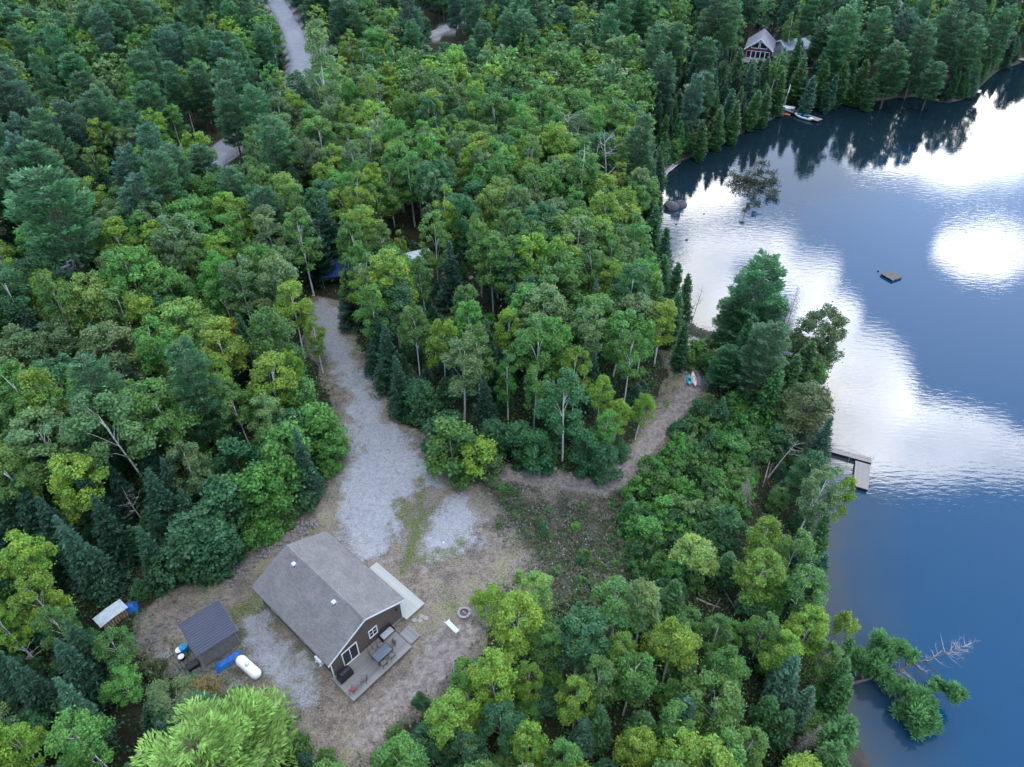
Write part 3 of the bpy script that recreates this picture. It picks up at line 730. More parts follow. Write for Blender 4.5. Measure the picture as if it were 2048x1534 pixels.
MARKS = [(un(px, py, 4)[:2], w) for px, py, w in ((575, 70, 'beside the straight of the paved road'), (590, 190, 'at the bend of the paved road'), (450, 300, 'around the road gap behind the yellow birch'), (130, 525, 'by the lower end of the paved road'), (890, 70, 'around the roadside rock clearing'), (720, 105, 'at the road turn-off'),
         (1515, 100, 'around the red cottage'), (1757, 24, 'around the grey-roofed cottage'), (1925, 20, 'around the reddish-roofed cabin'), (1600, 215, 'at the far dock'), (1890, 195, 'on the far point by the small white dock'), (1340, 335, 'behind the driftwood logs'), (1320, 440, 'on the shore by the two boulders'), (1370, 620, 'beside the little beach'),
         (650, 590, 'at the head of the gravel drive'), (840, 530, 'around the parked trailer'), (780, 790, 'along the stony edge of the gravel drive'), (1200, 930, 'inside the bend of the footpath'), (1330, 760, 'across the footpath from the kayaks'), (1040, 600, 'in the middle of the birch stand'), (1180, 480, 'in the birch stand behind the lime maple'), (850, 400, 'behind the dark gap of the birch stand'), (900, 260, 'among the bare dead crowns'),
         (270, 590, 'around the triple bright maple'), (560, 740, 'across the drive from the birch stand'), (300, 860, 'around the forked pale birch'), (100, 900, 'in the deep wood uphill of the sheds'), (80, 470, 'around the feathery white pine'), (250, 330, 'in the dark spruces below the road'), (230, 1160, 'behind the firewood stack'), (100, 1330, 'downhill of the firewood stack'), (480, 1010, 'uphill of the cabin'), (300, 1450, 'below the propane tank'),
         (1000, 1330, 'near the fire pit'), (900, 1480, 'at the foot of the yard'), (1150, 1420, 'between the yard and the lakeshore'), (1420, 1240, 'around the fallen logs'), (1640, 1400, 'around the leaning lake pine'), (1600, 1080, 'on the bank downshore of the dock'), (1440, 1450, 'in the low end of the shoreline stand'), (1420, 830, 'in the thicket beside the kayaks'), (1330, 950, 'in the thicket along the footpath bend'), (1500, 920, 'in the thicket above the dock'), (1290, 1090, 'in the thicket next to the brush area'), (1400, 1060, 'in the middle of the lakeside thicket'), (1540, 700, 'on the wooded point'))]
MARKP = np.array([m_[0] for m_ in MARKS])


def describe(k, t, s, sz, zone, x, y):
    """label by build, colour and the nearest thing one can find"""
    w = MARKS[int(np.argmin(np.hypot(MARKP[:, 0] - x, MARKP[:, 1] - y)))][1]
    base = {'S': .68, 'Y': .76}.get(zone, .95)
    a = 'tall ' if sz > base * 1.07 else ('short ' if sz < base * .93 else ''); f = 1.2 if k in ('birch', 'aspen') and zone in 'CWR' else 1.0; b = 'broad ' if s > 1.02 * f else ('slim ' if s < .88 * f else '')
    n = f'{a}{b}{TWORD[t]} {NAMES[k][1]}'
    return f'{n} {w}', f'{n}s {w}'


TREES = []          # (x, y, radius) already taken
def plant_px(kind, px, py, wpx, tint, label=None, hs=1.0, group=None, lean=(0, 0), var=None):
    """a tree whose crown centre the photograph shows at this pixel, crown wpx wide"""
    p = PROTO[kind][0]; z = 4.0
    for _ in range(6):
        q = un(px, py, z); dep = float(proj(q)[2]); s = wpx / FPX * dep / p.wc; s = min(max(s, 0.45), 1.9)
        sz = hs * (0.45 + 0.55 * s); g = float(height(q[0], q[1])); g = max(g, 0.1); z = g + p.hc * sz
    TREES.append((q[0], q[1], p.wc * s * 0.42))
    if label is None: label, group = describe(kind, tint, s, sz, '-', q[0], q[1])
    return plant(kind, q[0], q[1], s, sz, tint, label, group, lean, var=var)


H_ = plant_px
W_ = 'trees of the wood across the drive from the lake'
C_ = 'trees of the birch stand between the drive and the lake'
S_ = 'trees of the shoreline stand beside the cabin yard'
def L_(kind, tint, where): return f'{TWORD[tint]} {NAMES[kind][1]} {where}', f'{TWORD[tint]} {NAMES[kind][1]}s {where}'
WHERE = {'W': 'in the wood across the gravel drive from the lake', 'C': 'in the stand between the gravel drive and the lake', 'S': 'in the shoreline stand beside the cabin yard',
         'F': 'on the far lakeshore below the red cottage', 'R': 'in the wood along the paved road', 'Y': 'in the wood around the sheds behind the cabin', 'B': 'in the thicket between the footpath and the dock'}
def hand(zone, kind, tint, *spots):
    for s in spots: H_(kind, s[0], s[1], s[2], tint, None, s[3] if len(s) > 3 else 1.0)


# distinctive trees, each with its own description
H_('maple', 190, 600, 130, 'lime', 'bright lime-green maple in the broad triple crown across the drive', 0.95)
H_('maple', 272, 560, 150, 'bright', 'tallest bright maple of the broad triple crown across the drive', 1.0)
H_('maple', 345, 588, 120, 'bright', 'bright maple of the triple crown that stands nearest the gravel drive', 0.9)
H_('maple', 376, 658, 140, 'lime', 'pale lime maple beside the small golden birch across the drive', 0.8)
H_('birch', 475, 658, 44, 'gold', 'small golden-leaved birch next to the pale lime maple', 0.7)
H_('aspen', 629, 668, 46, 'yel', 'slim yellow-green aspen with white trunk standing at the gravel drive\'s edge', 0.85)
H_('birch', 236, 838, 150, 'pale', 'large pale birch with a forked white trunk leaning over dark spruces', 1.0, lean=(0.03, -0.10))
H_('birch', 147, 950, 118, 'yel', 'broad yellow-green birch between dark spruces behind the sheds', 0.9)
H_('birch', 376, 922, 88, 'dull', 'thin yellowish birch with bare twigs between the spruces uphill of the cabin', 0.9)
H_('maple', 996, 412, 100, 'lime', 'bright lime-green maple rising out of the birch stand above the lake', 1.05)
H_('maple', 747, 98, 88, 'bright', 'bright rounded maple beside the paved road turn-off', 0.9)
H_('maple', 270, 180, 66, 'yel', 'yellow-topped maple among the dark spruces along the paved road', 0.9)
H_('aspen', 636, 112, 76, 'pale', 'tall thin pale aspen with long white trunk at the paved road', 1.35)
H_('birch', 393, 300, 78, 'yel', 'yellow-green birch beside the gap where the road shows through', 0.9)
H_('pine', 31, 215, 110, 'blue', 'big blue-green white pine standing in the dark spruces', 1.0)
H_('pine', 118, 450, 170, 'pine', 'broad feathery white pine across the drive, widest of its wood', 0.95)
H_('pine', 468, 190, 92, 'pine', 'soft-topped white pine between the dark spruces and the paved road', 0.85)
H_('pine', 1280, 300, 80, 'pine', 'tall white pine standing over the driftwood logs on the shore', 1.05)
H_('sapling', 905, 900, 112, 'mid', 'bushy green birch clump at the corner of the gravel drive', 1.0)
H_('sapling', 962, 912, 84, 'yel', 'yellow-green bush beside the bushy birch at the drive corner', 0.8)
H_('sapling', 985, 935, 60, 'dull', 'olive bush at the start of the footpath', 0.6)
H_('pine', 1500, 590, 125, 'pine', 'tall dark white pine on the point beside the little beach', 0.95, var=1)
H_('pine', 1526, 712, 112, 'pine', 'second white pine on the point, standing behind the thicket', 0.8, var=0)
H_('pine', 1455, 735, 80, 'deep', 'small dense pine at the thicket\'s corner near the kayaks', 0.55, var=2)
H_('pine', 1468, 640, 90, 'pine', 'dense lower pine in front of the tall pine on the point', 0.7, var=0)
H_('pine', 1535, 650, 84, 'deep', 'dark pine between the tall pine and the dead spruce', 0.75, var=1)
H_('cedar', 1490, 700, 70, 'deep', 'thick cedar below the pines of the point', 1.0)
H_('dead_spruce', 1588, 610, 52, 'grey', 'bare grey dead spruce standing on the point above the water', 0.95)
H_('maple', 1632, 665, 104, 'dull', 'leaning olive-green tree at the water on the tip of the point', 1.0, lean=(-0.03, 0.10))
H_('maple', 1604, 815, 126, 'dull', 'greyish-green round tree overhanging the water just above the dock', 0.75, lean=(0, 0.10))
H_('maple', 1620, 945, 92, 'deep', 'deep green tree at the shore end of the dock', 0.75)
H_('birch', 1676, 985, 54, 'yel', 'small yellow-green birch reaching over the water beside the dock', 1.05, lean=(0, 0.06))
H_('birch', 1394, 1108, 92, 'lime', 'bright lime birch between the thicket and the bare ground with fallen logs', 0.55)
H_('birch', 1532, 1056, 86, 'yel', 'round yellow-green birch downshore of the dock', 0.7)
H_('birch', 1508, 1135, 102, 'yel', 'dome-crowned birch on two bare pale trunks above fallen logs', 0.75, lean=(0, 0.12), var=2)
H_('birch', 1347, 1285, 112, 'yel', 'large golden-green birch below the fallen logs', 0.75)
H_('birch', 1030, 1225, 120, 'yel', 'wide yellow-green birch beside the fire pit', 0.8, var=2)
H_('birch', 1078, 1180, 84, 'lime', 'lime-topped birch at the brush heap\'s edge behind the fire pit birch', 0.7)
H_('birch', 978, 1195, 66, 'yel', 'yellowish slim birch next to the fire pit', 0.65)
H_('low_pine', 430, 1535, 350, 'lime', 'big light lime-green feathery pine rising below the propane tank', 0.95)
H_('birch', 245, 1362, 80, 'bright', 'bright green sapling beside the olive bush behind the shed', 0.5)
H_('birch', 330, 1392, 120, 'dull', 'olive-brown bush in front of the shed and pallets', 0.33)
H_('birch', 400, 1385, 90, 'brown', 'brownish bush between the shed and the propane tank', 0.30)
# clusters that only their place tells apart
hand('W', 'maple', 'pale', (219, 705, 150, 0.8), (120, 690, 110, 0.8), (50, 700, 130, 0.8))
hand('W', 'birch', 'pale', (547, 560, 95), (533, 822, 80, 0.85), (560, 520, 60))
hand('W', 'birch', 'yel', (583, 605, 80), (577, 726, 52), (444, 520, 56), (450, 748, 72), (236, 478, 78))
hand('W', 'birch', 'mid', (526, 661, 66), (369, 726, 90), (188, 782, 100), (506, 516, 60), (393, 526, 56), (470, 800, 80))
hand('W', 'sapling', 'bright', (574, 905, 112, 1.2), (642, 858, 88, 1.1), (610, 800, 80, 1.1), (520, 985, 100, 1.1), (560, 960, 90), (660, 900, 60, 0.8))
hand('W', 'sapling', 'deep', (450, 1010, 110, 1.0), (380, 1080, 110, 1.1), (430, 1090, 90), (590, 860, 90), (480, 930, 90), (350, 1120, 80))
hand('Y', 'birch', 'mid', (34, 945, 105), (112, 1240, 84, 0.8), (225, 1285, 80, 0.7), (155, 1470, 125, 0.8))
hand('Y', 'birch', 'yel', (40, 1106, 98, 0.9), (65, 1186, 96, 0.85), (32, 1485, 90, 0.8), (10, 1250, 80, 0.8))
hand('Y', 'spruce', 'spruce', (110, 1060, 90), (170, 1110, 95), (210, 1060, 80), (320, 1010, 90), (300, 1105, 70), (60, 1020, 80), (300, 920, 80), (200, 1000, 80), (150, 1340, 90), (70, 1380, 90))
hand('C', 'birch', 'mid', (846, 552, 60), (718, 478, 70), (708, 525, 66), (829, 655, 74), (930, 608, 66), (726, 350, 60), (778, 360, 58), (901, 350, 58), (1070, 768, 70, 0.9), (1263, 702, 78), (1102, 679, 50))
hand('C', 'birch', 'yel', (883, 672, 74), (1016, 654, 66), (1152, 732, 72, 0.95), (1199, 785, 62, 0.9), (1235, 828, 62, 0.8), (1281, 810, 50, 0.8), (489, 434, 70), (581, 403, 62), (1230, 560, 70))
hand('C', 'aspen', 'yel', (729, 595, 52, 0.9), (808, 490, 28), (779, 494, 40, 0.7))
hand('C', 'aspen', 'bright', (1016, 752, 50, 1.0), (819, 342, 62), (1110, 800, 50, 0.8), (1210, 850, 50, 0.75))
hand('C', 'aspen', 'mid', (1065, 314, 58), (1164, 336, 78), (868, 470, 62), (700, 560, 50))
hand('C', 'spruce', 'spruce', (776, 712, 70), (800, 770, 60), (969, 812, 62), (700, 580, 70), (630, 490, 70), (660, 460, 70), (900, 545, 66))
hand('C', 'sapling', 'deep', (1170, 905, 60), (1215, 920, 60), (1080, 900, 70), (1040, 880, 70), (840, 790, 70), (990, 870, 60), (905, 848, 60, 0.8))
hand('S', 'birch', 'yel', (914, 1437, 112, 0.75), (1059, 1365, 64, 0.8), (1154, 1390, 84, 0.8), (1238, 1305, 80, 0.8), (1268, 1480, 90, 0.8), (1619, 1248, 92, 0.75), (1688, 1238, 52, 0.6), (1560, 1290, 80, 0.8), (1060, 1490, 84, 0.8))
hand('S', 'birch', 'mid', (933, 1354, 84, 0.75), (1095, 1280, 80, 0.75), (1140, 1505, 84), (1441, 1325, 86, 0.8), (1532, 1252, 76, 0.75), (1347, 1438, 90, 0.8), (1492, 1492, 84, 0.8), (1435, 1260, 72, 0.7), (1660, 1310, 70, 0.7))
hand('S', 'birch', 'deep', (1000, 1440, 90, 0.75), (860, 1480, 84, 0.6), (800, 1500, 60, 0.5), (930, 1510, 90, 0.7))
hand('S', 'cedar', 'blue', (1567, 1364, 70), (1600, 1420, 60), (1596, 1100, 46, 0.8), (1640, 1150, 40), (1590, 1165, 50))
hand('S', 'cedar', 'cedar', (1672, 1470, 90, 0.9), (1680, 1400, 60), (1675, 1360, 56), (1630, 1190, 46), (1640, 1080, 46), (1655, 1530, 80), (1690, 1310, 44))
hand('S', 'dead_spruce', 'grey', (1610, 1480, 56, 0.8))
hand('B', 'dead_spruce', 'grey', (1493, 980, 46, 0.5))
hand('B', 'cedar', 'cedar', (1600, 735, 60), (1575, 760, 56), (1545, 790, 60))
hand('B', 'sapling', 'mid', (1620, 760, 70, 0.9), (1640, 720, 56, 0.9), (1590, 700, 60, 0.9), (1580, 840, 60, 0.9))
hand('B', 'fir', 'deep', (1440, 825, 44, 1.2), (1470, 880, 40), (1420, 880, 40))
hand('B', 'sapling', 'deep', (1452, 1050, 70, 0.8), (1560, 880, 60, 0.8))
hand('B', 'sapling', 'bright', (1300, 1060, 60, 0.8), (1330, 1020, 56, 0.7), (1470, 900, 60, 0.7))
hand('C', 'cedar', 'deep', (1345, 640, 50), (1375, 600, 40, 1.1), (1325, 560, 50), (1362, 690, 40), (1310, 470, 46, 1.1), (1330, 510, 46, 1.1), (1350, 570, 40))
hand('F', 'pine', 'pine', (1790, 130, 76, 0.85), (1850, 80, 70, 1.0), (1900, 60, 70), (1870, 150, 60, 0.8), (1690, 60, 76), (1940, 100, 60, 0.85), (1760, 60, 60), (1990, 70, 66), (1665, 110, 60, 0.8))
hand('F', 'cedar', 'cedar', (1560, 185, 36), (1600, 150, 40), (1640, 160, 40), (1680, 165, 40), (1720, 160, 40), (1530, 210, 34), (1505, 215, 34), (1470, 240, 36), (1440, 255, 34), (1405, 275, 34), (1745, 175, 34))
hand('F', 'cedar', 'deep', (1498, 160, 34), (1530, 158, 36), (1474, 140, 34, 1.1), (1562, 140, 34, 1.1), (1592, 120, 36, 1.1))
hand('F', 'cedar', 'blue', (1500, 170, 36), (1455, 220, 36), (1618, 185, 34), (1660, 180, 32))
def shore_row():
    pts = [un(px, py, 0)[:2] for px, py in shore_px[2:20]]
    for a, b in zip(pts[:-1], pts[1:]):
        L = np.linalg.norm(b - a); n_ = np.array([-(b - a)[1], (b - a)[0]]) / L
        if sdist(np.array([(a + n_)[0]]), np.array([(a + n_)[1]]), lake)[0] < 0: n_ = -n_
        for s in np.arange(0, L, 1.7):
            p = a + (b - a) * (s + rng.uniform(-.6, .6)) / L + n_ * rng.uniform(0.2, 2.4)
            q = proj([p[0], p[1], 0.5])
            if 1556 < q[0] < 1592: continue
            if (np.hypot(np.array([t[0] for t in TREES]) - p[0], np.array([t[1] for t in TREES]) - p[1]) < 1.2).any(): continue
            k = ('cedar', 'cedar', 'spruce', 'cedar', 'sapling')[int(rng.integers(5))]; t = {'cedar': ('cedar', 'deep', 'cedar', 'blue'), 'spruce': ('spruce', 'blue', 'spruce', 'spruce'), 'sapling': ('deep', 'mid', 'deep', 'deep')}[k][int(rng.integers(4))]
            sz = rng.uniform(.55, 1.0); sx = rng.uniform(.8, 1.15); TREES.append((p[0], p[1], 0.9))
            w = 'at the water\'s edge of the far shore' if q[1] < 300 else 'at the water\'s edge by the driftwood and boulders'
            n2 = ('tall ' if sz > .85 else 'low ' if sz < .68 else '') + TWORD[t] + ' ' + NAMES[k][1]
            plant(k, p[0], p[1], sx, sz, t, n2 + ' ' + w, n2 + 's ' + w)


shore_row()
# bare snags
for px, py, w, hs, lab in ((640, 470, 30, 1.0, 'bare white broken trunk at the head of the gravel drive'), (470, 215, 30, 0.9, 'bare pale snag beside the soft-topped white pine'), (765, 205, 60, 0.8, 'bare pinkish-grey dead crown between round birches'),
                           (915, 215, 56, 0.8, 'bare fan-shaped dead crown behind the birch stand'), (1225, 325, 56, 1.1, 'tall forked dead tree near the lakeshore pine'), (965, 715, 30, 0.7, 'white snag with a Y fork inside the birch stand'),
                           (500, 735, 40, 0.9, 'white bare trunk with stubs across the drive'), (270, 1010, 40, 0.7, 'curved bare grey trunk behind the sheds'), (60, 1325, 40, 0.6, 'bleached branchy dead top below the sheds'), (720, 170, 40, 0.7, 'thin bare dead birch by the yellow birches'),
                           (25, 320, 30, 1.0, 'leaning bare white pole-like trunk in the dark spruces'), (1130, 280, 46, 0.9, 'bare twiggy dead birch among the round crowns')):
    H_('snag', px, py, w, 'grey', lab, hs)
H_('snag', 1550, 915, 40, 'grey', 'grey dead tree leaning between the thicket and the dock', 0.6, lean=(-0.2, 0.5))
H_('snag', 1392, 600, 20, 'grey', 'bare pole standing at the little beach', 0.9, var=1)

# ------------------------------------------------------------------ the woods
KEEP = [CLEAR_PX,
        [(2100, 120), (1990, 135), (1930, 190), (1840, 188), (1700, 200), (1600, 216), (1500, 258), (1420, 300), (1325, 345), (1305, 400), (1315, 465), (1350, 545), (1388, 640), (1440, 655), (1690, 740), (1655, 800), (1690, 860), (1672, 905), (1690, 955), (1668, 1050),
         (1665, 1150), (1655, 1200), (1705, 1220), (1705, 1400), (1700, 1480), (1775, 1600), (2400, 1600), (2400, 120)],
        [(515, -60), (590, -20), (612, 60), (622, 140), (596, 165), (602, 120), (570, 60)], [(620, 98), (705, 96), (705, 118), (620, 120)], [(430, 285), (485, 275), (485, 310), (435, 325)], [(128, 515), (155, 518), (155, 535), (128, 535)], [(50, 572), (85, 570), (85, 590), (50, 592)],
        [(1488, 76), (1548, 72), (1548, 108), (1490, 114)], [(1558, 60), (1600, 60), (1600, 76), (1562, 78)], [(860, 50), (930, 45), (930, 85), (860, 92)], [(185, 1185), (285, 1185), (285, 1270), (195, 1270)],
        [(652, 510), (690, 510), (684, 600), (655, 600)], [(822, 512), (858, 512), (858, 524), (822, 524)], [(885, 545), (985, 550), (985, 590), (890, 590)], [(1735, 14), (1775, 14), (1775, 30), (1735, 30)], [(1905, 0), (1945, 0), (1945, 18), (1905, 18)], [(780, 425), (950, 445), (940, 470), (800, 462)],
        [(1555, 165), (1580, 165), (1645, 230), (1640, 250), (1560, 230)],
        [(1250, 995), (1330, 880), (1400, 795), (1560, 800), (1560, 900), (1530, 1010), (1480, 1030), (1440, 1080), (1340, 1080), (1240, 1200)],
        [(1380, 1150), (1480, 1160), (1470, 1230), (1400, 1240)], [(1370, 640), (1700, 640), (1700, 800), (1560, 800), (1400, 760)], [(280, 1200), (640, 1030), (640, 1400), (440, 1345), (290, 1330)]]
KEEP = [np.array(k, float) for k in KEEP]


def in_keep(px, py):
    """True where any of the sample points (arrays) falls on ground or water the photograph shows open"""
    bad = np.zeros(px.shape, bool)
    for k in KEEP: bad |= sdist(px, py, [tuple(v) for v in k]) < 0
    return bad


def scatter():
    pts = []
    for y0, y1, s in ((-6, 60, 2.9), (60, 120, 3.5), (120, 190, 4.1), (190, 345, 5.0)):
        for y in np.arange(y0, y1, s):
            w = 1.0 * (0.76 * y + 46) + 14
            x = np.arange(-w, w, s) + rng.uniform(0, s)
            pts.append(np.stack([x + rng.uniform(-0.42, 0.42, len(x)) * s, np.full(len(x), y) + rng.uniform(-0.42, 0.42, len(x)) * s], 1))
    P = np.concatenate(pts); x, y = P[:, 0], P[:, 1]
    d = sdist(x, y, lake); ok = d > 0.8
    rdist = np.minimum(sdist(x, y, ROAD, False), sdist(x, y, SPUR, False)); ok &= rdist > 4.6
    ok &= sdist(x, y, CLEAR) > 0.6
    P = P[ok]; x, y = P[:, 0], P[:, 1]; g = height(x, y)
    bx, by, dep = proj(np.stack([x, y, g + 7], 1))
    ok = (bx > -170) & (bx < 2230) & (by > -190) & (by < 1720)
    P = P[ok]; x, y, g, bx, by, dep = x[ok], y[ok], g[ok], bx[ok], by[ok], dep[ok]
    n = len(P); d = sdist(x, y, lake); u = rng.random(n)
    zone = np.where((bx > 1290) & (by < 420), 'F', np.where(by < 120, 'R', np.where((bx < 620) & (by > 940), 'Y', np.where((bx > 640) & (by < 1010), 'C', np.where(by > 1000, 'S', 'W')))))
    zone = np.where((bx < 580) & (by < 430), 'R', zone)
    mix = {'F': (('cedar', .40), ('spruce', .22), ('pine', .20), ('birch', .12), ('aspen', .06)), 'R': (('spruce', .36), ('pine', .22), ('birch', .24), ('aspen', .12), ('maple', .06)),
           'Y': (('spruce', .46), ('birch', .26), ('sapling', .20), ('maple', .08)), 'C': (('birch', .54), ('aspen', .28), ('spruce', .08), ('maple', .05), ('sapling', .05)),
           'S': (('birch', .56), ('aspen', .12), ('cedar', .18), ('spruce', .08), ('sapling', .06)), 'W': (('birch', .34), ('spruce', .28), ('aspen', .12), ('maple', .14), ('pine', .06), ('sapling', .06))}
    tints = {'birch': ('mid', 'mid', 'yel', 'pale', 'bright', 'yel', 'mid', 'deep', 'dull'), 'aspen': ('mid', 'yel', 'pale', 'bright', 'mid'), 'maple': ('bright', 'mid', 'pale', 'deep', 'lime'), 'pine': ('pine', 'pine', 'blue'), 'spruce': ('spruce', 'spruce', 'spruce', 'blue'),
             'cedar': ('cedar', 'cedar', 'deep', 'blue'), 'sapling': ('bright', 'deep', 'mid')}
    hx = np.array([t[0] for t in TREES]); hy = np.array([t[1] for t in TREES]); hr = np.array([t[2] for t in TREES])
    cand = []
    for i in range(n):
        kinds = mix[zone[i]]; v = u[i]; k = kinds[-1][0]
        for kk, w in kinds:
            if v < w: k = kk; break
            v -= w
        s = rng.uniform(0.78, 1.12); sz = rng.uniform(0.80, 1.10)
        if k in ('birch', 'aspen') and zone[i] in 'CWR': s *= 1.2
        if zone[i] in 'S': sz *= 0.72; s *= 0.95
        if zone[i] == 'Y' and k != 'spruce': sz *= 0.8
        if zone[i] == 'F' : sz *= 0.95
        if zone[i] in 'RF' and y[i] > 190: s *= 1.2; sz *= 1.05
        dd = np.hypot(hx - x[i], hy - y[i])
        p = PROTO[k][0]
        if (dd < hr * 0.8 + 0.24 * p.wc * s).any():
            if (dd < 1.0).any() or rng.random() > 0.85: continue
            k = 'fir' if zone[i] != 'S' else 'sapling'; p = PROTO[k][0]; sz *= 0.9
        cand.append([i, k, s, sz])
    # reject trees whose trunk or crown would stand in front of open ground or water
    keep = []
    for _pass in range(2):
        A = np.array([[x[i], y[i], g[i], PROTO[k][0].H * sz, PROTO[k][0].wc * s * 0.5, PROTO[k][0].hc * sz] for i, k, s, sz in cand])
        bad = np.zeros(len(cand), bool)
        for ox, fz in ((0, 0.98), (0, 0.72), (0, 0.4), (-0.85, 0.7), (0.85, 0.7), (-0.6, 0.92), (0.6, 0.92)):
            qx, qy, _ = proj(np.stack([A[:, 0] + ox * A[:, 4], A[:, 1], A[:, 2] + A[:, 3] * fz], 1)); bad |= in_keep(qx, qy)
        keep += [c for c, b in zip(cand, bad) if not b]
        if _pass == 0:   # try something small where a tall tree would hide the view
            cand = [[c[0], 'fir' if rng.random() < 0.5 else 'sapling', 0.8, 0.7] for c, b in zip(cand, bad) if b and rng.random() < 0.9]
    far = []; count = {}
    keep.sort(key=lambda c: dep[c[0]])
    for i, k, s, sz in keep:
        t = tints.get(k, ('deep', 'spruce'))[int(rng.integers(len(tints.get(k, (0, 0)))))]
        if k == 'sapling' and zone[i] == 'Y': t = 'deep'
        if t == 'dull' and rng.random() < 0.6: t = 'mid'
        count[k] = count.get(k, 0) + 1
        if count[k] > 250 or dep[i] > 238:
            far.append((x[i], y[i], g[i], k, s, sz, t)); continue
        lab, grp = describe(k, t, s, sz, zone[i], x[i], y[i])
        plant(k, x[i], y[i], s, sz, t, lab, grp)
    # young firs and leafy saplings between the trunks
    n2 = 0
    for _ in range(900):
        i = int(rng.integers(n))
        if zone[i] not in 'SYW' or dep[i] > 105 or n2 >= 150: continue
        xx, yy = x[i] + rng.uniform(-1.6, 1.6), y[i] + rng.uniform(-1.6, 1.6)
        if sdist(np.array([xx]), np.array([yy]), lake)[0] < 1 or sdist(np.array([xx]), np.array([yy]), CLEAR)[0] < 0.8: continue
        k = 'sapling' if rng.random() < 0.7 else 'fir'; t = ('deep', 'mid', 'bright', 'deep')[int(rng.integers(4))] if k == 'sapling' else 'deep'; s = rng.uniform(0.6, 0.95); sz = rng.uniform(0.45, 0.75); gg = float(height(xx, yy))
        qx, qy, _d = proj(np.array([[xx, yy, gg + PROTO[k][0].H * sz * f] for f in (0.3, 0.95)]))
        if in_keep(qx, qy).any(): continue
        plant(k, xx, yy, s, sz, t, *describe(k, t, s, sz, '-', xx, yy)); n2 += 1
    return far, count


FAR, COUNT = scatter()
print('trees', COUNT, 'far', len(FAR))


def far_wood(far):
    LV = []; TT = []; TV = []; TQ = []; nb = 0
    for x, y, g, k, s, sz, t in far:
        p = PROTO[k][int(rng.integers(len(PROTO[k])))]
        dist = math.hypot(x, y); n = 620 if dist < 150 else (380 if dist < 230 else 240)
        idx = rng.permutation(len(p.leaves))[:n]; q = p.leaves[idx]; c = q.mean(1, keepdims=True)
        f = min(2.6, 0.85 * math.sqrt(len(p.leaves) / n)); q = c + (q - c) * f
        a = rng.uniform(0, 6.28); ca, sa = math.cos(a), math.sin(a)
        q = np.stack([(q[..., 0] * ca - q[..., 1] * sa) * s + x, (q[..., 0] * sa + q[..., 1] * ca) * s + y, q[..., 2] * sz + g], -1)
        LV.append(q); TT.append(p.tints[idx] * np.array(TINT[t]) * rng.uniform(0.85, 1.15))
        r_ = 0.11; h = p.H * sz * 0.8
        TV += [(x - r_, y - r_, g - 1), (x + r_, y - r_, g - 1), (x, y + r_, g - 1), (x - r_ * .4, y - r_ * .4, g + h), (x + r_ * .4, y - r_ * .4, g + h), (x, y + r_ * .4, g + h)]
        TQ += [(nb, nb + 1, nb + 4, nb + 3), (nb + 1, nb + 2, nb + 5, nb + 4), (nb + 2, nb, nb + 3, nb + 5)]; nb += 6
    q = np.concatenate(LV); k = len(q)
    o = link('far_wood', mesh_np('far_wood', q.reshape(-1, 3), np.arange(4 * k).reshape(k, 4), M['leaf'], np.repeat(np.concatenate(TT), 4, 0)))
    tag(o, 'distant mixed wood of spruce, pine and birch crowns merging into one mass', 'woods', kind='stuff')
    t = link('trunks', mesh_np('far_trunks', TV, TQ, M['greybark']), o); tag(t, kind='stuff')
    print('far quads', k)


far_wood(FAR)


def leaf_cloud(name, P, size, tints, label, cat, spread=0.3, up=0.6, aspect=1.0, material='leaf', per=6, hgt=0.5):
    """many small leaves around scattered ground points: ground cover"""
    P = np.asarray(P); n = len(P) * per
    c = np.repeat(P, per, 0) + np.stack([rng.normal(0, spread, n), rng.normal(0, spread, n), rng.uniform(0, hgt, n)], 1)
    nrm = unit(rng.normal(0, 0.6, (n, 3)) + [0, 0, up]); d = np.cross(nrm, rng.normal(0, 1, (n, 3)))
    s = size * rng.uniform(0.6, 1.4, n)
    q = quads(c, d, nrm, s * 1.3, s * 0.8 * aspect)
    t = np.array(tints)[np.repeat(rng.integers(len(tints), size=len(P)), per)] * rng.uniform(0.7, 1.3, (n, 1))
    o = link(name, mesh_np(name, q.reshape(-1, 3), np.arange(4 * n).reshape(n, 4), M[material], np.repeat(t, 4, 0)))
    return tag(o, label, cat, kind='stuff')


def rand_ground(n, x0, x1, y0, y1):
    x = rng.uniform(x0, x1, n); y = rng.uniform(y0, y1, n); return x, y


# low leafy undergrowth on the wood floor
x, y = rand_ground(48000, -120, 60, 0, 190); d = sdist(x, y, lake); c = sdist(x, y, CLEAR)
r_ = np.minimum(sdist(x, y, ROAD, False), sdist(x, y, SPUR, False))
bx, by, _ = proj(np.stack([x, y, np.full(len(x), 4.0)], 1))
ok = (d > 0.4) & (c > 0.3) & (r_ > 4) & (bx > -60) & (bx < 2110) & (by < 1600) & (rng.random(len(x)) < 0.75)
x, y = x[ok], y[ok]
leaf_cloud('undergrowth', np.stack([x, y, height(x, y)], 1), 0.25, [TINT['deep'], TINT['spruce'], TINT['spruce'], (0.05, 0.06, 0.025), TINT['cedar']], 'low leafy undergrowth carpeting the shaded wood floor', 'undergrowth', 0.45, per=5, hgt=0.9)
x, y = rand_ground(30000, -45, 60, 0, 80); d = sdist(x, y, lake); c = sdist(x, y, CLEAR); ok = (d > 0.3) & (c > 0.5) & (fbm(x, y, 3, 41) > 0.40); x, y = x[ok], y[ok]
leaf_cloud('ferns', np.stack([x, y, height(x, y)], 1), 0.17, [TINT['mid'], TINT['deep'], TINT['bright'], TINT['deep'], TINT['dull']], 'low ferns and seedlings covering the floor of the shoreline stand', 'ferns', 0.35, per=6, hgt=0.75)
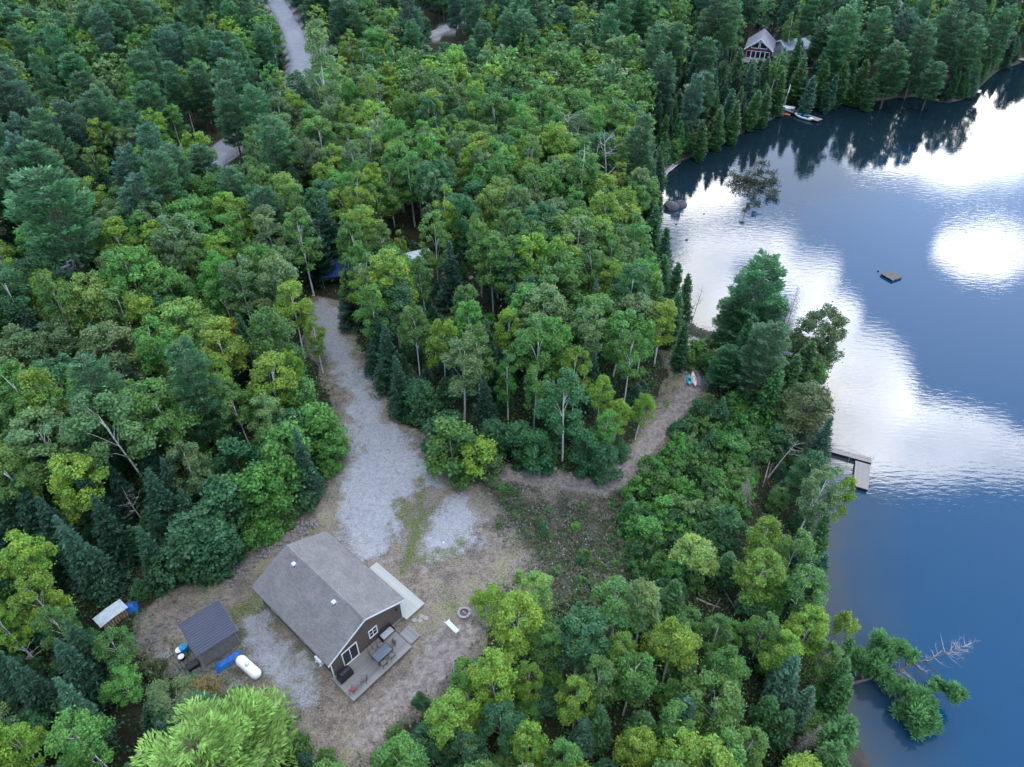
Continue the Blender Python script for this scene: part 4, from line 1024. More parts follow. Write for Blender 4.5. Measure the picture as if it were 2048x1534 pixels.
# weeds along the clearing's edge and slash heap
x, y = rand_ground(9000, -45, 32, 22, 100); c = sdist(x, y, CLEAR); g = np.minimum(np.minimum(sdist(x, y, DRIVE), sdist(x, y, PATCH)), np.minimum(sdist(x, y, WEST), sdist(x, y, SOUTH)))
t = sdist(x, y, TRAIL, False); hd = np.hypot((x - HOUSE[0]), (y - HOUSE[1]))
ok = (c < 0.5) & (c > -1.6) & (g > 0.6) & (t > 1.4) & (hd > 9) & (sdist(x, y, lake) > 0.5); x, y = x[ok], y[ok]
leaf_cloud('edge_weeds', np.stack([x, y, height(x, y)], 1), 0.17, [TINT['mid'], TINT['bright'], TINT['deep'], TINT['dull']], 'green weeds fringing the edge of the clearing', 'weeds', 0.25, per=7, hgt=0.4)
x, y = rand_ground(15000, -45, 32, 22, 100); c = sdist(x, y, CLEAR); g = np.minimum(np.minimum(sdist(x, y, DRIVE), sdist(x, y, PATCH)), np.minimum(sdist(x, y, WEST), sdist(x, y, SOUTH)))
hl = np.stack([(x - HOUSE[0]) * math.cos(HYAW) + (y - HOUSE[1]) * math.sin(HYAW), -(x - HOUSE[0]) * math.sin(HYAW) + (y - HOUSE[1]) * math.cos(HYAW)], 1)
inh = (hl[:, 0] > -6.3) & (hl[:, 0] < 9.0) & (hl[:, 1] > -5) & (hl[:, 1] < 6.8)
ok = (c < -0.2) & (g > 0.2) & ~inh & (sdist(x, y, lake) > 0.5) & (fbm(x, y, 4, 31) > 0.42); x, y = x[ok], y[ok]
leaf_cloud('dry_grass', np.stack([x, y, height(x, y)], 1), 0.11, [(0.27, 0.22, 0.14), (0.20, 0.17, 0.10), (0.13, 0.14, 0.06), (0.30, 0.25, 0.17)], 'sparse dry grass and leaf litter on the cabin yard', 'grass', 0.22, up=0.3, aspect=0.5, per=5, hgt=0.12)
SLASH = wpoly([(960, 968), (1080, 985), (1245, 990), (1262, 1090), (1235, 1210), (1110, 1190), (1070, 1110), (1030, 1050), (985, 1010)])
x, y = rand_ground(22000, -8, 26, 32, 68); s_ = sdist(x, y, SLASH) + (fbm(x, y, 4, 7) - 0.5) * 9; ok = (s_ < rng.normal(0, 1.1, len(x))) & (sdist(x, y, TRAIL, False) > 1.5); x, y = x[ok], y[ok]
leaf_cloud('slash', np.stack([x, y, height(x, y)], 1), 0.24, [(0.08, 0.16, 0.05), (0.21, 0.17, 0.12), (0.15, 0.125, 0.085), (0.22, 0.19, 0.16), (0.07, 0.13, 0.05), (0.05, 0.12, 0.05), (0.06, 0.14, 0.06), (0.30, 0.33, 0.32), (0.09, 0.15, 0.07), (0.27, 0.25, 0.20)], 'grey-brown cut brush and weeds spread below the footpath', 'brush', 0.3, up=0.25, aspect=0.5, per=9, hgt=0.6)
mb = MB()
for k in range(420):
    i = int(rng.integers(len(x))); a = rng.uniform(0, 6.28); l = rng.uniform(0.3, 1.1); z = float(height(x[i], y[i])) + rng.uniform(0.05, 0.3)
    e = (x[i] + l * math.cos(a), y[i] + l * math.sin(a), z + rng.normal(0, 0.18)); mb.tube([(x[i], y[i], z), e], [0.018, 0.007], 3, False)
o = mb.build('fallen_twigs', M['deadwood']); tag(o, 'tangle of bleached cut branches in the brush area', 'branches', kind='stuff')


# shrubs of the thicket between footpath and shore, one by one
n_s = 0
THICK = [(1262, 990), (1330, 885), (1400, 805), (1450, 800), (1545, 835), (1550, 900), (1520, 990), (1470, 1040), (1430, 1110), (1370, 1210), (1300, 1250), (1260, 1200), (1250, 1080)]
tw = [tuple(ground_at(*p)[:2]) for p in THICK]
for i in rng.permutation(len(x))[:46]:
    t = ('mid', 'deep', 'bright', 'dull', 'pale')[int(rng.integers(5))]; s = rng.uniform(0.3, 0.62)
    plant('shrub', x[i], y[i], s, s * rng.uniform(0.6, 0.95), t, 'knee-high ' + TWORD[t] + ' bush in the cut brush below the footpath', 'knee-high ' + TWORD[t] + ' bushes in the cut brush')
xs_ = np.arange(8, 46, 1.75); ys_ = np.arange(28, 84, 1.75)
for gx in xs_:
    for gy in ys_:
        x = gx + rng.uniform(-0.7, 0.7); y = gy + rng.uniform(-0.7, 0.7)
        if sdist(np.array([x]), np.array([y]), tw)[0] < 0 and sdist(np.array([x]), np.array([y]), lake)[0] > 1 and sdist(np.array([x]), np.array([y]), TRAIL, False)[0] > 2.2:
            t = ('bright', 'bright', 'deep', 'bright', 'pale', 'mid', 'cedar')[int(rng.integers(7))]; s = rng.uniform(0.75, 1.35)
            sz = s * rng.uniform(0.8, 1.3); plant('shrub', x, y, s, sz, t, *describe('shrub', t, s, sz, '-', x, y)); n_s += 1
for px, py, w, t, hs in ((1395, 700, 60, 'mid', 1.2), (1375, 720, 40, 'mid', 1), (1420, 720, 50, 'bright', 1.2), (1440, 690, 50, 'mid', 1.3), (1405, 690, 40, 'deep', 1)):
    H_('shrub', px, py, w, t, None, hs)
for px, py, w, t in ((540, 1050, 60, 'bright'), (500, 1075, 50, 'bright'), (440, 1130, 50, 'deep'), (570, 1030, 50, 'mid'), (610, 1000, 50, 'deep'), (655, 930, 40, 'bright'), (680, 890, 44, 'mid'), (470, 1100, 40, 'deep'), (1040, 1150, 20, 'lime')):
    H_('shrub', px, py, w, t, None if px < 1000 else 'small lime-green shrub alone in the brush area', 1.1)
for px, py, w, t in ((470, 1400, 60, 'mid'), (520, 1420, 60, 'deep'), (430, 1420, 70, 'dull'), (600, 1490, 60, 'mid'), (560, 1460, 60, 'deep'), (650, 1520, 50, 'mid'), (300, 1330, 50, 'dull'), (840, 1400, 40, 'deep'), (790, 1470, 50, 'mid')):
    H_('shrub', px, py, w, t, None, 1.0)

# ------------------------------------------------------------------ the cabin
def uv_plane(o, ax, ay):
    """planar UVs in metres"""
    me = o.data; uv = me.uv_layers.new(name='UVMap'); ax = Vector(ax); ay = Vector(ay)
    for p in me.polygons:
        for li in p.loop_indices:
            co = me.vertices[me.loops[li].vertex_index].co; uv.data[li].uv = (co.dot(ax), co.dot(ay))


def make_cabin():
    c = empty('cabin', (HOUSE[0], HOUSE[1], HZ), HYAW, 'brown-sided cabin with grey shingle gable roof and white trim', 'house')
    L2, W2 = 5.58, 4.0                               # half length, half width of the walls
    EU, EV, ZE, ZR = 5.9, 4.36, 3.20, 5.25          # roof edges, eave and ridge heights
    sl = (ZR - ZE) / EV; zw = ZE - 0.16 + (EV - W2) * sl; zt = ZR - 0.17
    MB().box(-L2 + .04, L2 - .04, -W2 + .04, W2 - .04, -0.3, 0.42).build('foundation', M['concrete'], c)
    th = 0.14
    for nm, u in (('gable_wall', L2), ('gable_wall', -L2)):
        s = -1 if u > 0 else 1
        MB().prism([(-W2, 0.42), (W2, 0.42), (W2, zw), (0, zt), (-W2, zw)], 0, u, u + s * th).build(nm, M['siding'], c)
    for v in (-W2, W2):
        s = 1 if v < 0 else -1
        MB().box(-L2 + th, L2 - th, min(v, v + s * th), max(v, v + s * th), 0.42, zw - 0.02).build('side_wall', M['siding'], c)
    # corner boards
    for u in (-1, 1):
        for v in (-1, 1):
            MB().box(u * (L2 + .012) - .05, u * (L2 + .012) + .05, v * (W2 + .012) - .05, v * (W2 + .012) + .05, 0.3, zw - 0.03).build('corner_board', M['white'], c)
    slopes = []
    for v in (-1, 1):
        P = [(-EU, v * EV, ZE - .12), (EU, v * EV, ZE - .12), (EU, v * 0.0, ZR - .12), (-EU, v * 0.0, ZR - .12), (-EU, v * EV, ZE), (EU, v * EV, ZE), (EU, 0, ZR), (-EU, 0, ZR)]
        o = MB().hexa(P).build('roof_slope', M['shingle'], c); uv_plane(o, (1, 0, 0), (0, v * math.cos(math.atan(sl)), -math.sin(math.atan(sl)))); slopes.append(o)
        for u in (-1, 1):                           # white rake boards under the roof edge
            a, b = u * (EU - 0.02), u * (EU + 0.035)
            P = [(a, v * (EV + .02), ZE - .24), (b, v * (EV + .02), ZE - .24), (b, 0, ZR - .23), (a, 0, ZR - .23), (a, v * (EV + .02), ZE - 0.045), (b, v * (EV + .02), ZE - 0.045), (b, 0, ZR - 0.042), (a, 0, ZR - 0.042)]
            MB().hexa(P).build('rake_board', M['white'] if u > 0 else M['siding'], c)
        a, b = v * (EV + 0.004), v * (EV + 0.04)
        MB().box(-EU + .04, EU - .04, min(a, b), max(a, b), ZE - .2, ZE - 0.02).build('fascia', M['siding'], c)
        a, b = sorted((v * W2, v * EV)); MB().box(-EU + .05, EU - .05, a, b, ZE - .2, ZE - .165).build('soffit', M['white'], c)
    # ridge cap shingles
    for k in range(39):
        u0 = -EU + 0.02 + k * 0.303
        P = [(-0.13, ZR - .13 * sl + .012), (0, ZR + .014), (0.13, ZR - .13 * sl + .012), (0.13, ZR - .13 * sl + .034), (0, ZR + .04), (-0.13, ZR - .13 * sl + .034)]
        o = MB().prism(P, 0, u0, u0 + 0.298).build('ridge_cap', M['shingle'], c); uv_plane(o, (1, 0, 0), (0, 1, 0))
    for u in (-3.55, 2.5):                           # box roof vents
        v0 = -0.75; z0 = ZR - abs(v0) * sl
        vt = empty('roof_vent', (u, v0, z0)); vt.parent = slopes[0]
        MB().hexa([(-.24, -.24, -.14), (.24, -.24, -.14), (.24, .24, .1), (-.24, .24, .1), (-.24, -.24, -.115), (.24, -.24, -.115), (.24, .24, .125), (-.24, .24, .125)]).build('flange', M['grey'], vt)
        MB().box(-.15, .15, -.15, .15, -.06, .30).build('throat', M['dark'], vt)
        MB().hexa([(-.21, -.21, .28), (.21, -.21, .28), (.21, .21, .28), (-.21, .21, .28), (-.17, -.17, .42), (.17, -.17, .42), (.17, .17, .42), (-.17, .17, .42)]).build('hood', M['palesheet'], vt)
        vt2 = vt
    # front window, patio door
    def window(v0, v1, z0, z1, u, nm='window', bars=1, wide=0.09, door=False):
        w = empty(nm, (u, 0, 0)); w.parent = c
        t = wide
        MB().box(0.002, .06, v0 - t, v1 + t, z1, z1 + t).build('head_trim', M['white'], w); MB().box(0.002, .07, v0 - t, v1 + t, z0 - t, z0).build('sill', M['white'], w)
        MB().box(0.002, .06, v0 - t, v0, z0 + .001, z1 - .001).build('side_trim', M['white'], w); MB().box(0.002, .06, v1, v1 + t, z0 + .001, z1 - .001).build('side_trim', M['white'], w)
        n = bars + 1
        for k in range(n):
            a = v0 + (v1 - v0) * k / n; b = v0 + (v1 - v0) * (k + 1) / n
            MB().box(0.004 + .012 * (k % 2), .018 + .012 * (k % 2), a + .025, b - .025, z0 + .03, z1 - .03).build('pane', M['glass'], w)
        for k in range(1, n):
            a = v0 + (v1 - v0) * k / n; MB().box(0.003, .05, a - .035, a + .035, z0 + .001, z1 - .001).build('mullion', M['white'], w)
        return w
    window(-2.75, -1.25, 0.62, 2.58, L2, 'patio_door', 1, 0.10)
    w = window(0.25, 1.05, 1.45, 2.45, L2, 'window', 1)
    MB().box(.004, .035, .25, 1.05, 1.93, 1.97).build('muntin', M['white'], w)
    for u in (-3.3, 1.2):                           # windows of the drive-away side
        w = empty('side_window', (u, -W2, 0)); w.parent = c
        MB().box(-.5, .5, -.06, -.003, 1.3, 1.4).build('sill', M['white'], w); MB().box(-.5, .5, -.06, -.003, 2.4, 2.5).build('head_trim', M['white'], w)
        for s in (-1, 1): MB().box(s * .45 - .05, s * .45 + .05, -.06, -.003, 1.401, 2.399).build('side_trim', M['white'], w)
        MB().box(-.4, .4, -.03, -.005, 1.401, 2.399).build('pane', M['glass'], w)
    for u in (-2.5, 2.0):
        w = empty('side_window', (u, W2, 0)); w.parent = c
        MB().box(-.6, .6, .003, .06, 1.2, 1.3).build('sill', M['white'], w); MB().box(-.6, .6, .003, .06, 2.4, 2.5).build('head_trim', M['white'], w)
        for s in (-1, 1): MB().box(s * .55 - .05, s * .55 + .05, .003, .06, 1.301, 2.399).build('side_trim', M['white'], w)
        MB().box(-.5, .5, .005, .03, 1.301, 2.399).build('pane', M['glass'], w)
    lm = empty('wall_lamp', (L2, 3.45, 2.45)); lm.parent = c
    MB().box(0.002, .05, -.06, .06, -.1, .1).build('backplate', M['dark'], lm); MB().lathe([(.03, .1), (.10, .02), (.10, -.12), (.03, -.16)], 8, (.15, 0, 0)).build('lantern', M['dark'], lm)
    # small white unit on the wall by the corner
    wb = empty('wall_unit', (4.35, -W2, 0)); wb.parent = c
    MB().box(-.45, .45, -.50, -.12, 1.95, 2.55).build('casing', M['white'], wb, 0.03)
    for s in (-.3, .3): MB().box(s - .03, s + .03, -.62, -.004, 1.88, 1.949).build('bracket', M['white'], wb)
    return c


cabin = make_cabin()


def local(u, v, z=0.0):
    c, s = math.cos(HYAW), math.sin(HYAW); return (HOUSE[0] + u * c - v * s, HOUSE[1] + u * s + v * c, HZ + z)


def board_deck(name, u0, u1, v0, v1, top, label, m, along, bw=0.14, gap=0.008):
    """platform of separate boards on a rim and posts; boards run along 'u' or 'v'"""
    d = empty(name, local((u0 + u1) / 2, (v0 + v1) / 2), HYAW, label, 'deck'); a, b = (u1 - u0) / 2, (v1 - v0) / 2
    n = int(((2 * b) if along == 'u' else (2 * a)) / (bw + gap)); st = ((2 * b) if along == 'u' else (2 * a)) / n
    if along == 'u': base = MB().box(-a, a, -st / 2 + gap / 2, st / 2 - gap / 2, top - .035, top).build('board', m, d)
    else: base = MB().box(-st / 2 + gap / 2, st / 2 - gap / 2, -b, b, top - .035, top).build('board', m, d)
    for k in range(n):
        o = base if k == 0 else base.copy()
        if k: COL.objects.link(o); o.parent = d
        t = -(b if along == 'u' else a) + st * (k + .5); dz = float(rng.normal(0, .0025))
        o.location = (0, t, dz) if along == 'u' else (t, 0, dz)
    for x0, x1, y0, y1 in ((-a, a, -b, -b + .05), (-a, a, b - .05, b), (-a, -a + .05, -b + .051, b - .051), (a - .05, a, -b + .051, b - .051)):
        MB().box(x0, x1, y0, y1, top - .22, top - .045).build('rim_joist', m, d)
    for x in (-a + .12, a - .12):
        for y in np.linspace(-b + .12, b - .12, max(2, int(b) + 1)): MB().box(x - .05, x + .05, y - .05, y + .05, -.25, top - .046).build('post', m, d)
    return d


board_deck('front_deck', 5.62, 8.62, -4.3, 2.5, 0.50, 'weathered grey plank deck below the patio door', M['wood_deck'], 'u')
board_deck('step_platform', 6.65, 8.25, 2.62, 3.85, 0.28, 'small weathered plank step at the end of the front deck', M['wood_deck'], 'v')
board_deck('side_deck', -1.05, 6.1, 4.06, 6.4, 0.36, 'pale plank walkway deck along the drive side of the cabin', M['wood_new'], 'v')

# things on the front deck
t = empty('covered_grill', local(6.35, -3.35, .5), HYAW, 'grill under a black vinyl cover on the front deck', 'grill')
MB().hexa([(-.38, -.72, .02), (.38, -.72, .02), (.38, .72, .02), (-.38, .72, .02), (-.33, -.66, .82), (.33, -.66, .82), (.33, .66, .82), (-.33, .66, .82)]).build('skirt', M['cover'], t, .05)
MB().prism([(-.32, .815), (.32, .815), (.3, .98), (.16, 1.12), (-.1, 1.15), (-.28, 1.02)], 1, -.5, .5).build('hood', M['cover'], t, .05)
t = empty('patio_table', local(7.35, 0.1, .5), HYAW, 'rectangular smoked-glass patio table on the front deck', 'table')
MB().box(-.48, .48, -.85, .85, .70, .72).build('glass_top', M['tableglass'], t, .01)
for x0, x1, y0, y1 in ((-.52, .52, -.89, -.851), (-.52, .52, .851, .89), (-.52, -.481, -.85, .85), (.481, .52, -.85, .85)): MB().box(x0, x1, y0, y1, .68, .725).build('frame', M['dark'], t)
for x in (-.46, .46):
    for y in (-.8, .8): MB().tube([(x, y, .68), (x * 1.05, y * 1.02, 0)], .022, 6).build('leg', M['dark'], t)
def patio_chair(u, v, rz, label, group=None, fab='fabric', z=.5):
    c = empty('patio_chair', local(u, v, z), HYAW + rz, label, 'chair', group)
    MB().hexa([(-.24, -.24, .40), (.24, -.24, .40), (.24, .24, .42), (-.24, .24, .42), (-.24, -.24, .43), (.24, -.24, .43), (.24, .24, .45), (-.24, .24, .45)]).build('seat', M[fab], c)
    MB().hexa([(-.24, -.26, .44), (.24, -.26, .44), (.24, -.23, .44), (-.24, -.23, .44), (-.22, -.40, .92), (.22, -.40, .92), (.22, -.37, .92), (-.22, -.37, .92)]).build('backrest', M[fab], c)
    for s in (-1, 1):
        MB().tube([(s * .26, .24, 0), (s * .26, .25, .62), (s * .26, -.26, .64)], .016, 5).build('arm_leg', M['dark'], c); MB().tube([(s * .25, -.28, 0), (s * .25, -.22, .42), (s * .235, -.41, .95)], .016, 5).build('back_leg', M['dark'], c)
    return c
for u, v, rz in ((6.62, -.4, -1.57), (6.62, .55, -1.57), (8.1, -.4, 1.57), (8.1, .55, 1.57), (7.35, 1.2, 3.14)):
    patio_chair(u, v, rz, 'dark patio chair pushed up to the glass table', 'chairs around the patio table')
patio_chair(7.95, -2.55, 2.4, 'brown folding chair standing alone near the deck edge')
patio_chair(7.95, -3.75, 2.0, 'dull red chair at the deck corner by the grill', fab='redfab')
t = empty('outdoor_bench', local(6.05, 1.75, .5), HYAW, 'grey cushioned outdoor bench against the cabin wall', 'bench')
MB().box(-.30, .32, -.68, .68, .16, .36).build('base', M['fabric'], t, .03); MB().box(-.28, .34, -.64, .64, .362, .46).build('cushion', M['grey'], t, .04)
MB().box(-.40, -.302, -.70, .70, .05, .86).build('backrest', M['dark'], t, .02)
for s in (-1, 1): MB().box(-.3, .32, s * .72 - .035, s * .72 + .035, .02, .60).build('armrest', M['dark'], t, .02)

# yard furniture
t = empty('garden_bench', local(9.95, 6.4), HYAW + R(-4), 'pale green slatted garden bench beside the fire pit', 'bench')
for k in range(4): MB().box(-.68, .68, -.20 + k * .115, -.115 + k * .115, .42, .445).build('seat_slat', M['benchpaint'], t)
for k in range(3): MB().hexa([(-.68, -.27 - .03 * k, .52 + .14 * k), (.68, -.27 - .03 * k, .52 + .14 * k), (.68, -.245 - .03 * k, .52 + .14 * k), (-.68, -.245 - .03 * k, .52 + .14 * k), (-.68, -.295 - .03 * k, .62 + .14 * k), (.68, -.295 - .03 * k, .62 + .14 * k), (.68, -.27 - .03 * k, .62 + .14 * k), (-.68, -.27 - .03 * k, .62 + .14 * k)]).build('back_slat', M['benchpaint'], t)
for s in (-1, 1):
    x = s * .70
    MB().prism([(-.26, 0), (-.20, 0), (-.21, .42), (-.36, .96), (-.42, .95), (-.28, .42)], 0, x - .03, x + .03).build('back_leg', M['white'], t)
    MB().prism([(.19, 0), (.25, 0), (.25, .64), (-.28, .66), (-.28, .61), (.19, .59), (.19, .44), (-.2, .44), (-.2, .39), (.19, .39)], 0, x - .029, x + .029).build('arm_frame', M['white'], t)
fp = local(9.57, 8.3)
t = empty('fire_pit', fp, 0, 'round stone-ringed fire pit with ashes in the yard', 'fire pit')
for k in range(15):
    a = 6.283 * k / 15; r0, r1 = .42, .66; da = 6.283 / 15 * .46; z1 = .24 + rng.normal(0, .02)
    P = [(r * math.cos(a + s * da), r * math.sin(a + s * da)) for r, s in ((r0, -1), (r1, -1), (r1, 1), (r0, 1))]
    MB().hexa([(x, y, -.05) for x, y in P] + [(x * .985, y * .985, z1) for x, y in P]).build('stone', M['stone'], t, .03)
MB().lathe([(.45, -.03), (.45, .05), (.2, .08), (.01, .09)], 16).build('ash_bed', M['ash'], t)
l = tag(MB().tube([(fp[0] - .15, fp[1] + .2, fp[2] + .13), (fp[0] + .2, fp[1] - .12, fp[2] + .17)], [.05, .04], 7).build('charred_log', M['deadwood']), 'short pale log lying in the fire pit ashes', 'log')
for k, (u, v) in enumerate(((6.55, 4.6), (6.95, 4.95), (6.7, 5.35), (7.2, 5.5))):
    P = [(math.cos(a) * .26 * f, math.sin(a) * .22 * f) for a, f in zip(np.linspace(0, 5.4, 7), rng.uniform(.8, 1.15, 7))]
    o = MB().prism(P, 2, -.03, .05).build('stepping_stone', M['stone'], None, .015); o.location = local(u, v); tag(o, 'flat stepping stone set in the grass beside the pale side deck', 'stone', 'stepping stones by the side deck')
wr = MB().lathe([(.05, 0), (.12, .06), (.09, .14), (.01, .16)], 7).build('white_stone', M['whitehull']); q = ground_at(887, 1086); wr.location = tuple(q); tag(wr, 'lone white stone on the gravel apron before the cabin', 'stone')

# propane tank
a = un(483, 1322, 5.5); b = un(511, 1347, 5.5); mid = (a + b) / 2; yaw = math.atan2(b[1] - a[1], b[0] - a[0])
t = empty('propane_tank', (mid[0], mid[1], HZ), yaw, 'white horizontal propane tank with domed ends beside the shed', 'tank')
prof = [(-1.5 + .48 * (1 - math.cos(k * math.pi / 12)), .49 * math.sin(k * math.pi / 12)) for k in range(7)]; prof = prof + [(-x, r) for x, r in prof[::-1]]
MB().tube([(x, 0, .72) for x, r in prof], [max(r, .01) for x, r in prof], 24).build('shell', M['tank'], t, smooth=True)
MB().lathe([(.19, 1.16), (.2, 1.28), (.15, 1.36), (.01, 1.39)], 14).build('valve_dome', M['palesheet'], t, smooth=True)
for s in (-.8, .8): MB().prism([(-.34, -.05), (.34, -.05), (.30, .45), (-.30, .45)], 0, s - .06, s + .06).build('support_foot', M['concrete'], t)

# ------------------------------------------------------------------ sheds and clutter behind the cabin
RC = [(-30.28, 34.77), (-27.36, 37.32), (-24.85, 34.35), (-27.62, 31.6)]       # roof corners: far-left, far-right, near-right, near-left
sc = np.mean(RC, 0); e1 = np.array(RC[1]) - np.array(RC[0]); syaw = math.atan2(e1[1], e1[0])
t = empty('shed', (sc[0], sc[1], HZ), syaw, 'small board shed with a charcoal ribbed metal roof', 'shed')
w2, d2 = 1.95, 1.95                                  # half width (along e1), half depth
MB().box(-w2 + .25, w2 - .25, -d2 + .35, d2 - .25, -.1, .12).build('floor', M['shedwall'], t)
for k in range(12):                                 # horizontal wall boards, lake side and cabin side
    z0 = .13 + k * .17
    MB().hexa([(-w2 + .25, -d2 + .30, z0), (w2 - .25, -d2 + .30, z0), (w2 - .25, -d2 + .35, z0), (-w2 + .25, -d2 + .35, z0), (-w2 + .25, -d2 + .325, z0 + .155), (w2 - .25, -d2 + .325, z0 + .155), (w2 - .25, -d2 + .35, z0 + .155), (-w2 + .25, -d2 + .35, z0 + .155)]).build('wall_board', M['shedwall'], t)
    MB().box(w2 - .249, w2 - .2, -d2 + .36, d2 - .30, z0, z0 + .16).build('wall_board', M['shedwall'], t)
    MB().box(-w2 + .2, -w2 + .249, -d2 + .36, d2 - .30, z0, z0 + .16).build('wall_board', M['shedwall'], t)
    MB().box(-w2 + .25, w2 - .25, d2 - .299, d2 - .25, z0, z0 + .16).build('wall_board', M['shedwall'], t)
for s in (-1, 1): MB().box(s * (w2 - .26) - .05, s * (w2 - .26) + .05, -d2 + .23, -d2 + .299, -.05, 2.2).build('corner_post', M['wood_deck'], t)
zr0, zr1 = 2.45, 2.8
rf = MB().hexa([(-w2, -d2, zr0), (w2, -d2, zr0), (w2, d2, zr1), (-w2, d2, zr1), (-w2, -d2, zr0 + .03), (w2, -d2, zr0 + .03), (w2, d2, zr1 + .03), (-w2, d2, zr1 + .03)]).build('roof', M['shedroof'], t)
for k in range(15):                                 # raised ribs
    y = -d2 + .1 + k * (2 * d2 - .2) / 14; z = zr0 + (zr1 - zr0) * (y + d2) / (2 * d2) + .028
    MB().hexa([(-w2, y - .05, z - .006), (w2, y - .05, z - .006), (w2, y + .05, z + .004), (-w2, y + .05, z + .004), (-w2, y - .015, z + .05), (w2, y - .015, z + .05), (w2, y + .015, z + .055), (-w2, y + .015, z + .055)]).build('rib', M['shedroof'], rf)
MB().box(w2 + .002, w2 + .04, -d2, d2, zr0 - .05, zr0 + .02).build('edge_trim', M['wood_deck'], t)


def corrugated(x0, x1, y0, y1, zf, n, amp=.03, th=.012):
    """corrugated sheet: waves across x, height zf(x,y)"""
    xs = np.linspace(x0, x1, n); V = []; F = []
    for k, x in enumerate(xs):
        for y in (y0, (y0 + y1) / 2, y1):
            z = zf(x, y) + (amp if k % 2 else 0); V += [(x, y, z), (x, y, z + th)]
    for k in range(n - 1):
        for j in range(2):
            a = k * 6 + j * 2; b = a + 6
            F += [(a, a + 2, b + 2, b), (a + 1, b + 1, b + 3, a + 3)]
    return MB().add(V, F)


def crumpled(name, cx, cy, z, a, b, h, m, label, cat, rz=0, seed=0, flat=False):
    """a tarp thrown over something: rumpled sheet reaching the ground"""
    n = 15; xs = np.linspace(-1, 1, n); r = np.random.default_rng(seed); V = []; F = []
    for i in range(n):
        for j in range(n):
            x, y = xs[i], xs[j]; e = max(abs(x), abs(y)); k = (1 - max(0, (e - .55) / .45) ** 1.4)
            zz = h * k * (1 if flat else (0.75 + .25 * math.cos(2.2 * x) * math.cos(1.8 * y))) + r.normal(0, .025); V.append((x * a * (1 + r.normal(0, .02)), y * b * (1 + r.normal(0, .02)), max(zz, .02)))
    F = [(i * n + j, (i + 1) * n + j, (i + 1) * n + j + 1, i * n + j + 1) for i in range(n - 1) for j in range(n - 1)]
    me = bpy.data.meshes.new(name); me.from_pydata(V, [], F); me.materials.append(m); o = link(name, me); o.location = (cx, cy, z); o.rotation_euler = (0, 0, rz)
    sd = o.modifiers.new('thick', 'SOLIDIFY'); sd.thickness = .02
    return tag(o, label, cat)


q = un(456, 1321, 5.0); crumpled('blue_tarp', q[0], q[1], HZ, 1.25, .5, .5, M['tarp'], 'rumpled blue tarp heaped along the shed wall by the propane tank', 'tarp', syaw, 3)


def pallet(px, py, w, d, rz, label, z=HZ, m='shedwall'):
    q = un(px, py, z + .12); t = empty('pallet', (q[0], q[1], z), rz, label, 'pallet')
    for k in range(7): x = -w / 2 + (k + .5) * w / 7; MB().box(x - w / 7 * .38, x + w / 7 * .38, -d / 2, d / 2, .10, .122).build('slat', M[m], t)
    for y in (-d / 2 + .05, 0, d / 2 - .05): MB().box(-w / 2, w / 2, y - .04, y + .04, 0, .099).build('runner', M[m], t)
    return t


pallet(380, 1337, 2.2, 2.6, syaw, 'dark pallet platform at the shed\'s corner under the buckets'); pallet(326, 1312, 1.5, 1.0, syaw + .1, 'grey pallet lying off the end of the bucket platform', m='wood_deck')
def bucket(px, py, r, h, m, label, cat, z=HZ + .125, lid=None, nm='bucket'):
    q = un(px, py, z + h); t = empty(nm, (q[0], q[1], z), 0, label, cat)
    MB().lathe([(r * .86, 0), (r, h * .9), (r * 1.05, h * .91), (r * 1.05, h)], 14).build('body', M[m], t, smooth=False)
    MB().lathe([(r * 1.02, h + .001), (r * 1.02, h + .03), (r * .3, h + .035), (r * .28, h + .06)], 14).build('lid', M[lid or m], t)
bucket(357, 1300, .30, .5, 'bluepl', 'pale-lidded blue bucket on the pallet platform', 'bucket', lid='whitehull'); bucket(362, 1313, .28, .45, 'dark', 'white-lidded dark bucket on the pallet platform', 'bucket', lid='whitehull')
bucket(366, 1293, .36, .8, 'bluepl', 'bright blue plastic barrel against the shed', 'barrel', nm='barrel')
q = un(386, 1330, 5.2); o = MB().box(-.5, .5, -.35, .35, 0, .5).build('crate', M['dark'], None, .03); o.location = (q[0], q[1], HZ + .125); o.rotation_euler = (0, 0, syaw); tag(o, 'black plastic crate beside the buckets on the platform', 'crate')

# firewood under a pale sheet at the wood's edge
q = ground_at(230, 1240); t = empty('woodpile', (q[0], q[1], q[2]), R(-38), 'split firewood stack between posts at the wood\'s edge', 'woodpile')
for k in range(5):
    for j in range(9):
        MB().tube([(-.55, -1.0 + j * .25 + rng.normal(0, .02), .12 + k * .21), (.55, -1.0 + j * .25 + rng.normal(0, .02), .12 + k * .21)], .11, 6).build('log', M['firewood'], t)
o = corrugated(-.85, .85, -1.35, 1.35, lambda x, y: 1.28 + .12 * x - .08 * abs(y), 24).build('metal_sheet', M['palesheet']); o.location = tuple(q); o.rotation_euler = (0, 0, R(-38) + R(90) * 0); tag(o, 'pale corrugated metal sheet lying over the firewood stack', 'metal sheet')
q2 = ground_at(247, 1228); crumpled('blue_tarp', q2[0] + .3, q2[1] + .6, q2[2], .8, .6, .55, M['tarp'], 'folded blue tarp behind the firewood stack', 'tarp', .4, 8)

